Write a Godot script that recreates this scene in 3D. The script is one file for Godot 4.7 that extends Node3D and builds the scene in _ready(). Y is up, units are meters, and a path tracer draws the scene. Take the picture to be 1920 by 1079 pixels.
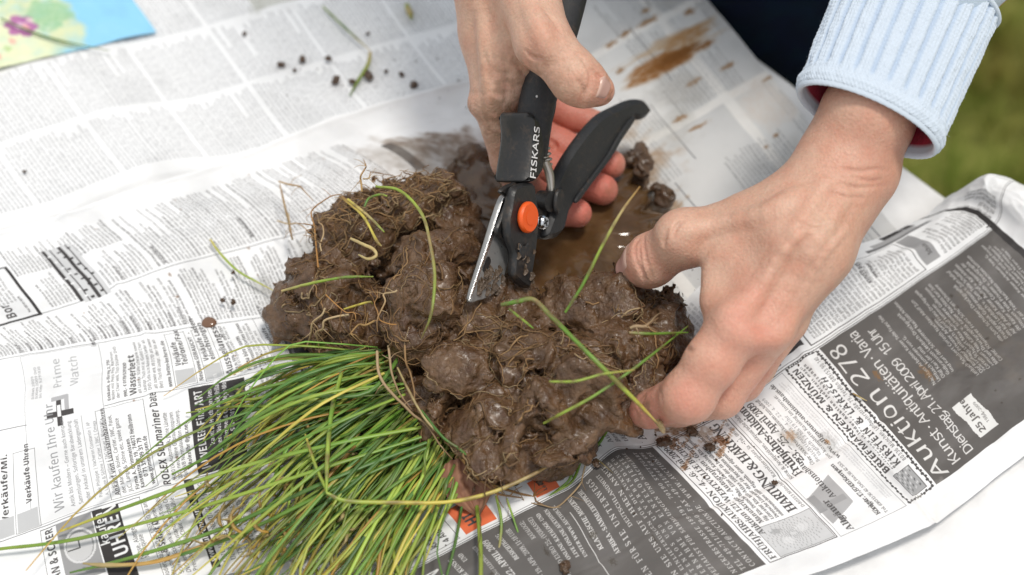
extends Node3D
# A close-up of hands dividing a muddy grass clump with pruning shears on newspaper laid over a white table.

const PITCH := 53.0
const DIST := 0.92
const FX := 2900.0            # focal length in pixels of a 1920 pixel wide picture
var cam_pos: Vector3
var cam_f: Vector3
var cam_r := Vector3(1, 0, 0)
var cam_u: Vector3
var used_names := {}
var noise_a := FastNoiseLite.new()
var noise_b := FastNoiseLite.new()
var noise_c := FastNoiseLite.new()
var rng := RandomNumberGenerator.new()

# ---------------------------------------------------------------- placing
func setup_view_numbers():
	var p := deg_to_rad(PITCH)
	cam_pos = Vector3(0, 0.03 + DIST * sin(p), DIST * cos(p))
	cam_f = Vector3(0, -sin(p), -cos(p))
	cam_u = Vector3(0, cos(p), -sin(p))

func P(px: float, py: float, h := 0.0) -> Vector3:          # the point at height h above the table along a sight line
	var d := cam_r * ((px - 960.0) / FX) - cam_u * ((py - 539.5) / FX) + cam_f
	return cam_pos + d * ((h - cam_pos.y) / d.y)

func PD(px: float, py: float, depth: float) -> Vector3:      # the point at a distance along the view axis
	return cam_pos + (cam_r * ((px - 960.0) / FX) - cam_u * ((py - 539.5) / FX) + cam_f) * depth

func depth_of(v: Vector3) -> float:
	return (v - cam_pos).dot(cam_f)

func px_m(n: float, at: Vector3) -> float:                   # n picture pixels as metres at a point
	return n * depth_of(at) / FX

# ---------------------------------------------------------------- naming and tagging
func numbered(called: String) -> String:
	if not used_names.has(called):
		used_names[called] = 0
		return called
	used_names[called] += 1
	return "%s_%03d" % [called, used_names[called]]

func tag(o: Node, label := "", category := "", group := "", kind := "") -> Node:
	if label: o.set_meta("label", label)
	if category: o.set_meta("category", category)
	if group: o.set_meta("group", group)
	if kind: o.set_meta("kind", kind)
	return o

func thing(called: String, label: String, category: String, at := Vector3.ZERO, group := "") -> Node3D:
	var o := Node3D.new()
	o.name = numbered(called)
	add_child(o, true)
	o.position = at
	tag(o, label, category, group)
	return o

func put(called: String, m: Mesh, mat: Material, parent: Node = null, xf := Transform3D()) -> MeshInstance3D:
	var o := MeshInstance3D.new()
	if parent == null or parent == self:
		o.name = numbered(called)
		add_child(o, true)
	else:
		var n := called
		var k := 0
		while parent.has_node(NodePath(n)):
			k += 1
			n = "%s_%03d" % [called, k]
		o.name = n
		parent.add_child(o, true)
	o.mesh = m
	o.material_override = mat
	o.transform = xf
	return o

func child_fast(called: String, k: int, m: Mesh, mat: Material, parent: Node, xf := Transform3D()) -> MeshInstance3D:
	var o := MeshInstance3D.new()
	o.name = called if k == 0 else "%s_%03d" % [called, k]
	parent.add_child(o, true)
	o.mesh = m
	o.material_override = mat
	o.transform = xf
	return o

# ---------------------------------------------------------------- materials
func srgb(r: float, g: float, b: float) -> Color:            # linear reflectances to the sRGB colour Godot wants
	return Color(r, g, b).linear_to_srgb()

func mat(c: Color, rough := 0.6, spec := 0.5, metal := 0.0) -> StandardMaterial3D:
	var m := StandardMaterial3D.new()
	m.albedo_color = c
	m.roughness = rough
	m.metallic = metal
	m.metallic_specular = spec
	return m

func vmat(rough := 0.6, spec := 0.5) -> StandardMaterial3D:
	var m := mat(Color.WHITE, rough, spec)
	m.vertex_color_use_as_albedo = true
	return m

func bump(m: StandardMaterial3D, tex: Texture2D, cm: float, scale: float, tri := true):
	m.heightmap_enabled = true
	m.heightmap_texture = tex
	m.heightmap_scale = cm
	if tri:
		m.uv1_triplanar = true
		m.uv1_scale = Vector3.ONE * scale

func noise_tex(sd: int, freq: float, oct: int, size := 512, ridged := false) -> ImageTexture:
	var n := FastNoiseLite.new()
	n.seed = sd
	n.frequency = freq
	n.noise_type = FastNoiseLite.TYPE_SIMPLEX_SMOOTH
	n.fractal_type = FastNoiseLite.FRACTAL_RIDGED if ridged else FastNoiseLite.FRACTAL_FBM
	n.fractal_octaves = oct
	var im := n.get_seamless_image(size, size)
	return ImageTexture.create_from_image(im)

# ---------------------------------------------------------------- meshes
func array_mesh(v: PackedVector3Array, n: PackedVector3Array, idx: PackedInt32Array, col := PackedColorArray(), uv := PackedVector2Array()) -> ArrayMesh:
	for t in range(0, idx.size(), 3):                            # front faces run clockwise
		var i0 := idx[t]
		var i1 := idx[t + 1]
		var i2 := idx[t + 2]
		if (v[i1] - v[i0]).cross(v[i2] - v[i0]).dot(n[i0] + n[i1] + n[i2]) > 0.0:
			idx[t + 1] = i2
			idx[t + 2] = i1
	var a := []
	a.resize(Mesh.ARRAY_MAX)
	a[Mesh.ARRAY_VERTEX] = v
	a[Mesh.ARRAY_NORMAL] = n
	a[Mesh.ARRAY_INDEX] = idx
	if col.size(): a[Mesh.ARRAY_COLOR] = col
	if uv.size(): a[Mesh.ARRAY_TEX_UV] = uv
	var m := ArrayMesh.new()
	m.add_surface_from_arrays(Mesh.PRIMITIVE_TRIANGLES, a)
	return m

func grid(nu: int, nv: int, pts: PackedVector3Array, uvs: PackedVector2Array, wrap_u := false, cols := PackedColorArray()) -> ArrayMesh:
	# pts in rows of nu; normals from neighbours
	var nrm := PackedVector3Array()
	nrm.resize(pts.size())
	for j in nv:
		for i in nu:
			var i0 := i - 1 if i > 0 else (nu - 2 if wrap_u else 0)
			var i1 := i + 1 if i < nu - 1 else (1 if wrap_u else nu - 1)
			var j0 := maxi(j - 1, 0)
			var j1 := mini(j + 1, nv - 1)
			var du := pts[j * nu + i1] - pts[j * nu + i0]
			var dv := pts[j1 * nu + i] - pts[j0 * nu + i]
			nrm[j * nu + i] = du.cross(dv).normalized()
	var idx := PackedInt32Array()
	for j in nv - 1:
		for i in nu - 1:
			var a := j * nu + i
			idx.append_array([a, a + nu, a + 1, a + 1, a + nu, a + nu + 1])
	return array_mesh(pts, nrm, idx, cols, uvs)

func catmull(ps: Array, t: float):
	var n := ps.size()
	if n == 2: return ps[0].lerp(ps[1], t)
	var f := clampf(t, 0, 1) * (n - 1)
	var i := mini(int(f), n - 2)
	var u := f - i
	var p1 = ps[i]
	var p2 = ps[i + 1]
	var p0 = ps[i - 1] if i > 0 else p1 * 2.0 - p2
	var p3 = ps[i + 2] if i + 2 < n else p2 * 2.0 - p1
	return p1 + (p2 - p0) * (0.5 * u) + (p0 * 2.0 - p1 * 5.0 + p2 * 4.0 - p3) * (0.5 * u * u) + (p1 * 3.0 - p0 - p2 * 3.0 + p3) * (0.5 * u * u * u)

class Soup:                                                   # collects triangles for one mesh
	var v := PackedVector3Array()
	var n := PackedVector3Array()
	var c := PackedColorArray()
	var idx := PackedInt32Array()

func tube(s: Soup, path: Array, radii: Array, colors: Array, sides := 6, segs := 0, squash := 1.0):
	# a smooth tube along path; radii and colors are spread along it
	var ns := segs if segs > 0 else (path.size() - 1) * 4
	var pts: Array[Vector3] = []
	for k in ns + 1: pts.append(catmull(path, float(k) / ns))
	var up := Vector3.UP
	var base := s.v.size()
	var prev := Vector3.ZERO
	for k in ns + 1:
		var tan := (pts[mini(k + 1, ns)] - pts[maxi(k - 1, 0)]).normalized()
		if tan.length_squared() < 0.5: tan = Vector3.RIGHT
		var x := (prev - tan * prev.dot(tan)) if prev != Vector3.ZERO else up.cross(tan)
		if x.length() < 0.01: x = Vector3.RIGHT.cross(tan)
		x = x.normalized()
		prev = x
		var y := tan.cross(x)
		var f := float(k) / ns
		var rf := f * (radii.size() - 1)
		var ri := mini(int(rf), radii.size() - 2) if radii.size() > 1 else 0
		var r: float = lerpf(radii[ri], radii[ri + 1], rf - ri) if radii.size() > 1 else radii[0]
		var cf := f * (colors.size() - 1)
		var ci := mini(int(cf), colors.size() - 2) if colors.size() > 1 else 0
		var col: Color = colors[ci].lerp(colors[ci + 1], cf - ci) if colors.size() > 1 else colors[0]
		for q in sides:
			var a := TAU * q / sides
			var d := x * cos(a) + y * (sin(a) * squash)
			s.v.append(pts[k] + d * r)
			s.n.append((x * cos(a) * squash + y * sin(a)).normalized())
			s.c.append(col)
	for k in ns:
		for q in sides:
			var a0 := base + k * sides + q
			var a1 := base + k * sides + (q + 1) % sides
			s.idx.append_array([a0, a1, a0 + sides, a1, a1 + sides, a0 + sides])
	for e in 2:                                                # end caps
		var k := 0 if e == 0 else ns
		var tan := (pts[1] - pts[0]).normalized() if e == 0 else (pts[ns] - pts[ns - 1]).normalized()
		var b := s.v.size()
		s.v.append(pts[k]); s.n.append(-tan if e == 0 else tan); s.c.append(s.c[base + k * sides])
		for q in sides:
			s.v.append(s.v[base + k * sides + q]); s.n.append(-tan if e == 0 else tan); s.c.append(s.c[base + k * sides])
		for q in sides:
			var q1 := (q + 1) % sides
			if e == 0: s.idx.append_array([b, b + 1 + q1, b + 1 + q])
			else: s.idx.append_array([b, b + 1 + q, b + 1 + q1])

func soup_mesh(s: Soup) -> ArrayMesh:
	return array_mesh(s.v, s.n, s.idx, s.c)

func bevel_prism(s: Soup, outline: PackedVector2Array, z0: float, z1: float, bev: float, xf: Transform3D, col := Color.WHITE):
	# an outline in local x, y carried from z0 to z1 with bevelled rims
	var o := outline
	if Geometry2D.is_polygon_clockwise(o):
		o.reverse()
	var rings := []
	var n := o.size()
	var inner := PackedVector2Array()
	inner.resize(n)
	for i in n:
		var a := (o[i] - o[(i + n - 1) % n]).normalized()
		var b := (o[(i + 1) % n] - o[i]).normalized()
		var m := (a + b).normalized()
		var nn := Vector2(-m.y, m.x)
		var k := clampf(1.0 / maxf(0.5, nn.dot(Vector2(-a.y, a.x))), 1.0, 1.6)
		inner[i] = o[i] + nn * (bev * k)
	rings = [[inner, z0], [o, z0 + bev], [o, z1 - bev], [inner, z1]]
	var st := SurfaceTool.new()
	st.begin(Mesh.PRIMITIVE_TRIANGLES)
	var tri := func(a: Vector3, b: Vector3, c: Vector3, g: int):
		st.set_smooth_group(g)
		st.add_vertex(xf * a); st.set_smooth_group(g); st.add_vertex(xf * b); st.set_smooth_group(g); st.add_vertex(xf * c)
	var flip := xf.basis.determinant() < 0
	for r in 3:
		for i in n:
			var j := (i + 1) % n
			var A := Vector3(rings[r][0][i].x, rings[r][0][i].y, rings[r][1])
			var B := Vector3(rings[r][0][j].x, rings[r][0][j].y, rings[r][1])
			var C := Vector3(rings[r + 1][0][i].x, rings[r + 1][0][i].y, rings[r + 1][1])
			var D := Vector3(rings[r + 1][0][j].x, rings[r + 1][0][j].y, rings[r + 1][1])
			if flip:
				tri.call(A, B, C, 1); tri.call(B, D, C, 1)
			else:
				tri.call(A, C, B, 1); tri.call(B, C, D, 1)
	var t := Geometry2D.triangulate_polygon(inner)
	for k in range(0, t.size(), 3):
		var a := inner[t[k]]
		var b := inner[t[k + 1]]
		var c := inner[t[k + 2]]
		if (b - a).cross(c - a) < 0:
			var tmp := b; b = c; c = tmp
		for e in 2:
			var z: float = z1 if e == 1 else z0
			var A := Vector3(a.x, a.y, z)
			var B := Vector3(b.x, b.y, z)
			var C := Vector3(c.x, c.y, z)
			if (e == 1) != flip: tri.call(A, C, B, 2 + e)
			else: tri.call(A, B, C, 2 + e)
	st.generate_normals()
	var arr := st.commit_to_arrays()
	var b0 := s.v.size()
	s.v.append_array(arr[Mesh.ARRAY_VERTEX])
	s.n.append_array(arr[Mesh.ARRAY_NORMAL])
	var cnt: int = arr[Mesh.ARRAY_VERTEX].size()
	for k in cnt:
		s.c.append(col)
		s.idx.append(b0 + k)

func smooth_outline(ps: Array, per := 5) -> PackedVector2Array:   # a closed Catmull-Rom through ps
	var out := PackedVector2Array()
	var n := ps.size()
	for i in n:
		var p0: Vector2 = ps[(i + n - 1) % n]
		var p1: Vector2 = ps[i]
		var p2: Vector2 = ps[(i + 1) % n]
		var p3: Vector2 = ps[(i + 2) % n]
		for k in per:
			out.append(p1.cubic_interpolate(p2, p0, p3, float(k) / per))
	return out

# ---------------------------------------------------------------- distance fields meshed as surface nets
class Field:
	var o: Vector3
	var c: float
	var nx: int
	var ny: int
	var nz: int
	var d := PackedFloat32Array()
	func _init(lo: Vector3, hi: Vector3, cell: float):
		o = lo
		c = cell
		nx = int((hi.x - lo.x) / cell) + 2
		ny = int((hi.y - lo.y) / cell) + 2
		nz = int((hi.z - lo.z) / cell) + 2
		d.resize(nx * ny * nz)
		d.fill(1.0)
	func clear_copy() -> Field:
		var f := Field.new(o, o, c)
		f.nx = nx
		f.ny = ny
		f.nz = nz
		f.d = PackedFloat32Array()
		f.d.resize(nx * ny * nz)
		f.d.fill(1.0)
		return f
	func capsule(a: Vector3, b: Vector3, ra: float, rb: float, k: float, flat := Vector3.ZERO, fs := 1.0):
		# a tapered capsule joined by a smooth minimum; flat/fs squeeze it along an axis
		var m := maxf(ra, rb) * maxf(1.0, fs) + k + c * 2.0
		var i0 := maxi(0, int((minf(a.x, b.x) - m - o.x) / c))
		var i1 := mini(nx - 1, int((maxf(a.x, b.x) + m - o.x) / c) + 1)
		var j0 := maxi(0, int((minf(a.y, b.y) - m - o.y) / c))
		var j1 := mini(ny - 1, int((maxf(a.y, b.y) + m - o.y) / c) + 1)
		var k0 := maxi(0, int((minf(a.z, b.z) - m - o.z) / c))
		var k1 := mini(nz - 1, int((maxf(a.z, b.z) + m - o.z) / c) + 1)
		var ba := b - a
		var l2 := maxf(ba.length_squared(), 1e-12)
		var sq := 1.0 / fs - 1.0
		var use := fs != 1.0
		for z in range(k0, k1 + 1):
			for y in range(j0, j1 + 1):
				var at := (z * ny + y) * nx
				for x in range(i0, i1 + 1):
					var pa := Vector3(o.x + x * c, o.y + y * c, o.z + z * c) - a
					var h := clampf(pa.dot(ba) / l2, 0.0, 1.0)
					var q := pa - ba * h
					if use: q += flat * (q.dot(flat) * sq)
					var dd := q.length() - (ra + (rb - ra) * h)
					var cur := d[at + x]
					var e := k - absf(dd - cur)
					if e > 0.0: d[at + x] = minf(dd, cur) - e * e / k * 0.25
					elif dd < cur: d[at + x] = dd
	func blob(p: Vector3, r: float, k: float):
		capsule(p, p + Vector3(0, 1e-5, 0), r, r, k)
	func carve(p: Vector3, b: Vector3, r: float, k: float):           # takes a capsule away, smoothly
		var m := r + k + c * 2.0
		var ba := b - p
		var l2 := maxf(ba.length_squared(), 1e-12)
		for z in range(maxi(0, int((minf(p.z, b.z) - m - o.z) / c)), mini(nz - 1, int((maxf(p.z, b.z) + m - o.z) / c) + 1) + 1):
			for y in range(maxi(0, int((minf(p.y, b.y) - m - o.y) / c)), mini(ny - 1, int((maxf(p.y, b.y) + m - o.y) / c) + 1) + 1):
				for x in range(maxi(0, int((minf(p.x, b.x) - m - o.x) / c)), mini(nx - 1, int((maxf(p.x, b.x) + m - o.x) / c) + 1) + 1):
					var at := (z * ny + y) * nx + x
					var pa := Vector3(o.x + x * c, o.y + y * c, o.z + z * c) - p
					var h := clampf(pa.dot(ba) / l2, 0.0, 1.0)
					var dd := r - (pa - ba * h).length()
					var cur := d[at]
					var e := k - absf(dd - cur)
					if e > 0.0: d[at] = maxf(dd, cur) + e * e / k * 0.25
					elif dd > cur: d[at] = dd
	func join(f, k: float):                                            # smooth minimum with another field of the same grid
		for i in d.size():
			var dd: float = f.d[i]
			if dd > 0.5: continue
			var cur := d[i]
			var e := k - absf(dd - cur)
			if e > 0.0: d[i] = minf(dd, cur) - e * e / k * 0.25
			elif dd < cur: d[i] = dd
	func at(p: Vector3) -> float:
		var q := (p - o) / c
		var x := clampi(int(q.x), 0, nx - 2)
		var y := clampi(int(q.y), 0, ny - 2)
		var z := clampi(int(q.z), 0, nz - 2)
		var u := clampf(q.x - x, 0, 1)
		var v := clampf(q.y - y, 0, 1)
		var w := clampf(q.z - z, 0, 1)
		var i := (z * ny + y) * nx + x
		var a := lerpf(lerpf(d[i], d[i + 1], u), lerpf(d[i + nx], d[i + nx + 1], u), v)
		i += nx * ny
		var b := lerpf(lerpf(d[i], d[i + 1], u), lerpf(d[i + nx], d[i + nx + 1], u), v)
		return lerpf(a, b, w)
	func grad(p: Vector3) -> Vector3:
		var e := c * 0.7
		return Vector3(at(p + Vector3(e, 0, 0)) - at(p - Vector3(e, 0, 0)), at(p + Vector3(0, e, 0)) - at(p - Vector3(0, e, 0)), at(p + Vector3(0, 0, e)) - at(p - Vector3(0, 0, e))).normalized()
	func onto(p: Vector3, lift := 0.0) -> Vector3:                      # the nearest surface point
		for q in 4:
			var g := grad(p)
			p -= g * clampf(at(p) - lift, -0.02, 0.02)
		return p

func nets(f: Field, low := -1e9) -> Array:
	# surface nets: [vertices, normals, indices]
	var nx := f.nx
	var ny := f.ny
	var nz := f.nz
	var d := f.d
	var id := PackedInt32Array()
	id.resize(nx * ny * nz)
	id.fill(-1)
	var V := PackedVector3Array()
	var I := PackedInt32Array()
	var sxy := nx * ny
	var off := [0, 1, nx, nx + 1, sxy, sxy + 1, sxy + nx, sxy + nx + 1]
	for z in nz - 1:
		for y in ny - 1:
			var row := (z * ny + y) * nx
			for x in nx - 1:
				var i := row + x
				var a := d[i]
				if absf(a) > f.c * 18.0: continue
				var s := 0
				if a < 0: s |= 1
				if d[i + 1] < 0: s |= 2
				if d[i + nx] < 0: s |= 4
				if d[i + nx + 1] < 0: s |= 8
				if d[i + sxy] < 0: s |= 16
				if d[i + sxy + 1] < 0: s |= 32
				if d[i + sxy + nx] < 0: s |= 64
				if d[i + sxy + nx + 1] < 0: s |= 128
				if s == 0 or s == 255: continue
				var sum := Vector3.ZERO
				var cnt := 0
				for e in 12:
					var p: int
					var q: int
					var ax := e >> 2
					var r := e & 3
					if ax == 0:
						p = (r & 1) * 2 + (r >> 1) * 4; q = p + 1
					elif ax == 1:
						p = (r & 1) + (r >> 1) * 4; q = p + 2
					else:
						p = (r & 1) + (r >> 1) * 2; q = p + 4
					if ((s >> p) & 1) == ((s >> q) & 1): continue
					var da: float = d[i + off[p]]
					var db: float = d[i + off[q]]
					var t := da / (da - db)
					var pp := Vector3(p & 1, (p >> 1) & 1, (p >> 2) & 1)
					if ax == 0: pp.x += t
					elif ax == 1: pp.y += t
					else: pp.z += t
					sum += pp
					cnt += 1
				id[i] = V.size()
				V.append(f.o + (Vector3(x, y, z) + sum / cnt) * f.c)
	for z in range(1, nz - 1):
		for y in range(1, ny - 1):
			var row := (z * ny + y) * nx
			for x in range(1, nx - 1):
				var i := row + x
				var a := d[i]
				if absf(a) > f.c * 18.0: continue
				var neg := a < 0
				if neg != (d[i + 1] < 0):
					var q := [id[i], id[i - nx], id[i - nx - sxy], id[i - sxy]]
					if q.min() >= 0: I.append_array([q[0], q[1], q[2], q[0], q[2], q[3]] if not neg else [q[0], q[2], q[1], q[0], q[3], q[2]])
				if neg != (d[i + nx] < 0):
					var q := [id[i], id[i - sxy], id[i - sxy - 1], id[i - 1]]
					if q.min() >= 0: I.append_array([q[0], q[1], q[2], q[0], q[2], q[3]] if not neg else [q[0], q[2], q[1], q[0], q[3], q[2]])
				if neg != (d[i + sxy] < 0):
					var q := [id[i], id[i - 1], id[i - 1 - nx], id[i - nx]]
					if q.min() >= 0: I.append_array([q[0], q[1], q[2], q[0], q[2], q[3]] if not neg else [q[0], q[2], q[1], q[0], q[3], q[2]])
	var N := PackedVector3Array()
	N.resize(V.size())
	for k in V.size(): N[k] = f.grad(V[k])
	return [V, N, I]

# ---------------------------------------------------------------- printing: glyphs are drawn into page pictures
var glyph_sets := {}
const SANS := ["Droid Sans", 400]
const SANS_B := ["Droid Sans", 700]
const SERIF := ["Droid Serif", 400]
const SERIF_B := ["Droid Serif", 700]

func glyphs(font: Array, size: int, col: Color) -> Dictionary:
	var key := "%s%d%d%s" % [font[0], font[1], size, col.to_html()]
	if glyph_sets.has(key): return glyph_sets[key]
	var f := SystemFont.new()
	f.font_names = PackedStringArray([font[0]])
	f.font_weight = font[1]
	f.subpixel_positioning = TextServer.SUBPIXEL_POSITIONING_DISABLED
	f.hinting = TextServer.HINTING_NONE
	var ts := TextServerManager.get_primary_interface()
	var rid: RID = f.get_rids()[0]
	var sz := Vector2i(size, 0)
	var out := {"g": {}, "im": []}
	var chars := "ABCDEFGHIJKLMNOPQRSTUVWXYZabcdefghijklmnopqrstuvwxyzÄÖÜäöüß0123456789.,:;-–+&/()!?@·*%€®|"
	for ch in chars:
		var gi := ts.font_get_glyph_index(rid, size, ch.unicode_at(0), 0)
		ts.font_render_glyph(rid, sz, gi)
		out.g[ch] = gi
	for ch in chars:
		var gi: int = out.g[ch]
		out.g[ch] = [ts.font_get_glyph_texture_idx(rid, sz, gi), Rect2i(ts.font_get_glyph_uv_rect(rid, sz, gi)), Vector2i(ts.font_get_glyph_offset(rid, sz, gi)), ts.font_get_glyph_advance(rid, size, gi).x]
	out.space = ts.font_get_glyph_advance(rid, size, ts.font_get_glyph_index(rid, size, 32, 0)).x
	for k in ts.font_get_texture_count(rid, sz):
		var im := ts.font_get_texture_image(rid, sz, k)
		im.convert(Image.FORMAT_RGBA8)
		var b := im.get_data()
		var r8 := int(col.r8)
		var g8 := int(col.g8)
		var b8 := int(col.b8)
		for i in range(0, b.size(), 4):
			if b[i + 3]:
				b[i] = r8
				b[i + 1] = g8
				b[i + 2] = b8
		out.im.append(Image.create_from_data(im.get_width(), im.get_height(), false, Image.FORMAT_RGBA8, b))
	glyph_sets[key] = out
	return out

class Page:
	var im: Image
	var s: float                                               # picture points per millimetre
	var host
	var ya := 0.0
	var ym := 1.0
	func lay(from: float, to: float, m: float):                # what follows is laid out with y = from put at y = to, spacings times m
		ym = m
		ya = to - from * m
	func box(x: float, y: float, w: float, h: float, c: Color):
		im.fill_rect(Rect2i(int(x * s), int((y * ym + ya) * s), maxi(1, int(w * s + 0.5)), maxi(1, int(h * ym * s + 0.5))), c)
	func frame(x: float, y: float, w: float, h: float, t: float, c: Color):
		box(x, y, w, t, c); box(x, y + h - t, w, t, c); box(x, y, t, h, c); box(x + w - t, y, t, h, c)
	func line(words: String, x: float, y: float, mm: float, font: Array, c: Color, fit := 0.0) -> float:
		# words with their baseline at y mm, mm high letters; fit stretches the spacing to a width
		var g: Dictionary = host.glyphs(font, maxi(4, int(mm * s * 1.38)), c)
		var pen := x * s
		var add := 0.0
		if fit > 0.0:
			var w := 0.0
			for ch in words: w += g.space if ch == " " else g.g[ch][3] if g.g.has(ch) else 0.0
			add = (fit * s - w) / maxf(1, words.length() - 1)
		for ch in words:
			if ch == " ":
				pen += g.space + add
				continue
			if not g.g.has(ch): continue
			var e: Array = g.g[ch]
			im.blend_rect(g.im[e[0]], e[1], Vector2i(int(pen) + e[2].x, int((y * ym + ya) * s) + e[2].y))
			pen += e[3] + add
		return pen / s
	func width(words: String, mm: float, font: Array) -> float:
		var g: Dictionary = host.glyphs(font, maxi(4, int(mm * s * 1.38)), Color8(214, 213, 211))
		var w := 0.0
		for ch in words: w += g.space if ch == " " else g.g[ch][3] if g.g.has(ch) else 0.0
		return w / s
	func body(x: float, y: float, w: float, h: float, mm: float, lead: float, font: Array, c: Color, words: Array, seed_: int, ragged := 0.25, bold_every := 0):
		var r := seed_
		var yy := y + mm * 1.2
		lead /= ym
		var n := 0
		while yy < y + h:
			var xx := x
			var stop := x + w
			r = (r * 1103515245 + 12345) & 0x7fffffff
			if (r >> 8) % 100 < int(ragged * 100): stop = x + w * (0.35 + ((r >> 4) % 100) * 0.006)
			var f: Array = font
			if bold_every and n % bold_every == 0: f = [font[0], 700]
			var g: Dictionary = host.glyphs(f, maxi(4, int(mm * s * 1.38)), c)
			while xx < stop:
				r = (r * 1103515245 + 12345) & 0x7fffffff
				var word: String = words[(r >> 7) % words.size()]
				var ww := 0.0
				for ch in word: ww += g.g[ch][3] if g.g.has(ch) else 0.0
				if xx + ww / s > x + w: break
				xx = line(word, xx, yy, mm, f, c) + g.space / s
			yy += lead
			n += 1

func new_page(w_mm: float, h_mm: float, s: float, tone := Color8(230, 231, 232)) -> Page:
	var p := Page.new()
	p.host = self
	p.s = s
	p.im = Image.create_empty(int(w_mm * s), int(h_mm * s), false, Image.FORMAT_RGBA8)
	p.im.fill(tone)
	return p

func blot(w: int, h: int, col: Color, sd: int, edge := 0.35, rough := 0.5, rim := 0.0) -> Image:
	# an irregular stain with its own outline
	var im := Image.create_empty(w, h, false, Image.FORMAT_RGBA8)
	noise_c.seed = sd
	noise_c.frequency = 1.0
	noise_c.fractal_octaves = 4
	for y in h:
		for x in w:
			var u := (x + 0.5) / w * 2.0 - 1.0
			var v := (y + 0.5) / h * 2.0 - 1.0
			var d := 1.0 - sqrt(u * u + v * v) + noise_c.get_noise_2d(u * 1.7 + sd, v * 1.7) * rough - 0.12
			var a := clampf(d / edge, 0.0, 1.0)
			a = a * a * (3.0 - 2.0 * a)
			if rim > 0.0: a *= lerpf(1.0 - rim, 1.0, clampf(1.0 - absf(d - edge * 0.7) / edge, 0.0, 1.0))
			a *= clampf(0.8 + noise_c.get_noise_2d(u * 5.0, v * 5.0 + sd) * 0.5, 0.0, 1.0)
			im.set_pixel(x, y, Color(col.r, col.g, col.b, col.a * a))
	return im

func grain(p: Page, sd: int, strength := 0.05):
	# the paper's cloudy fibre tone, laid over print and all
	var n := FastNoiseLite.new()
	n.seed = sd
	n.frequency = 0.012
	n.fractal_octaves = 5
	var g := n.get_image(512, 512)
	g.convert(Image.FORMAT_RGBA8)
	var b := g.get_data()
	for i in range(0, b.size(), 4):
		var v := (b[i] - 128) / 128.0
		b[i + 3] = clampi(int(absf(v) * 255.0 * strength * 2.0), 0, 255)
		var t := 40 if v < 0 else 255
		b[i] = t
		b[i + 1] = t
		b[i + 2] = t
	g = Image.create_from_data(512, 512, false, Image.FORMAT_RGBA8, b)
	g.resize(p.im.get_width(), p.im.get_height(), Image.INTERPOLATE_BILINEAR)
	p.im.blend_rect(g, Rect2i(0, 0, g.get_width(), g.get_height()), Vector2i.ZERO)

func stain(p: Page, x: float, y: float, w: float, h: float, col: Color, sd: int, edge := 0.35, rough := 0.5, rim := 0.0):
	var b := blot(96, 96, col, sd, edge, rough, rim)
	b.resize(maxi(4, int(w * p.s)), maxi(4, int(h * p.s)), Image.INTERPOLATE_BILINEAR)
	p.im.blend_rect(b, Rect2i(0, 0, b.get_width(), b.get_height()), Vector2i(int((x - w / 2) * p.s), int((y - h / 2) * p.s)))

func paper_mat(p: Page) -> StandardMaterial3D:
	var m := mat(Color.WHITE, 0.85, 0.25)
	m.albedo_texture = ImageTexture.create_from_image(p.im)
	m.texture_repeat = false
	m.backlight_enabled = true
	m.backlight = Color(0.22, 0.22, 0.22)
	return m

# ---------------------------------------------------------------- sheets
func ground_wave(x: float, z: float) -> float:
	return (noise_a.get_noise_2d(x * 5.0, z * 5.0) + 0.5) * 0.0035

func sheet(called: String, label: String, ctrl: Array, xs: Array, ys: Array, size_mm: Vector2, off: float, page: Page, amp: float, extra: Callable, nu := 110, nv := 150) -> MeshInstance3D:
	# ctrl[j][i] is the place of the print at (xs[i], ys[j]) millimetres; smooth in between
	var pts := PackedVector3Array()
	var uvs := PackedVector2Array()
	var cols := []
	for j in ctrl.size(): cols.append(ctrl[j])
	for j in nv:
		var v := float(j) / (nv - 1)
		for i in nu:
			var u := float(i) / (nu - 1)
			var line := []
			for row in ctrl: line.append(catmull(row, u))
			var q: Vector3 = catmull(line, v)
			var x: float = catmull_f(xs, u)
			var y: float = catmull_f(ys, v)
			q.y += ground_wave(q.x, q.z) + off
			q.y += (noise_b.get_noise_2d(q.x * 22.0 + off * 9000.0, q.z * 22.0) + 0.6) * amp
			q.y += ridge.get_noise_2d(q.x * 17.0 + off * 3000.0, q.z * 17.0) * amp * 0.55
			q.y += extra.call(x, y, u, v)
			pts.append(q)
			uvs.append(Vector2(x / size_mm.x, y / size_mm.y))
	var o := put(called, grid(nu, nv, pts, uvs), paper_mat(page))
	tag(o, label, "newspaper", "newspaper sheets covering the table")
	return o

func catmull_f(a: Array, t: float) -> float:
	var f := clampf(t, 0, 1) * (a.size() - 1)
	var i := mini(int(f), a.size() - 2)
	return lerpf(a[i], a[i + 1], f - i)

func rows_from_px(rows: Array) -> Array:                       # rows of [px, py] or [px, py, height]
	var out := []
	for r in rows:
		var line := []
		for q in r: line.append(P(q[0], q[1], q[2] if q.size() > 2 else 0.0))
		out.append(line)
	return out

const AD_WORDS := ["gebr.", "Schrank", "Stühle", "Eckbank", "Euro", "VB", "Rahmen", "zu", "verk.", "mit", "Chair", "sowie", "Tel.", "0170", "5291830", "Sofa", "neu", "alt", "massiv", "Kiefer", "Rolex", "Uhren", "Gold", "an", "und", "der", "Firma", "Preis", "DVD", "Lautspr.", "Garten", "cm", "Bett", "Leder", "guter", "Zustand", "ab", "2009", "Ankauf", "bis", "Modern", "auch", "in", "Lampe", "Tisch"]
const INK := Color8(80, 78, 78)
const PALE_INK := Color8(118, 118, 120)

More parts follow.
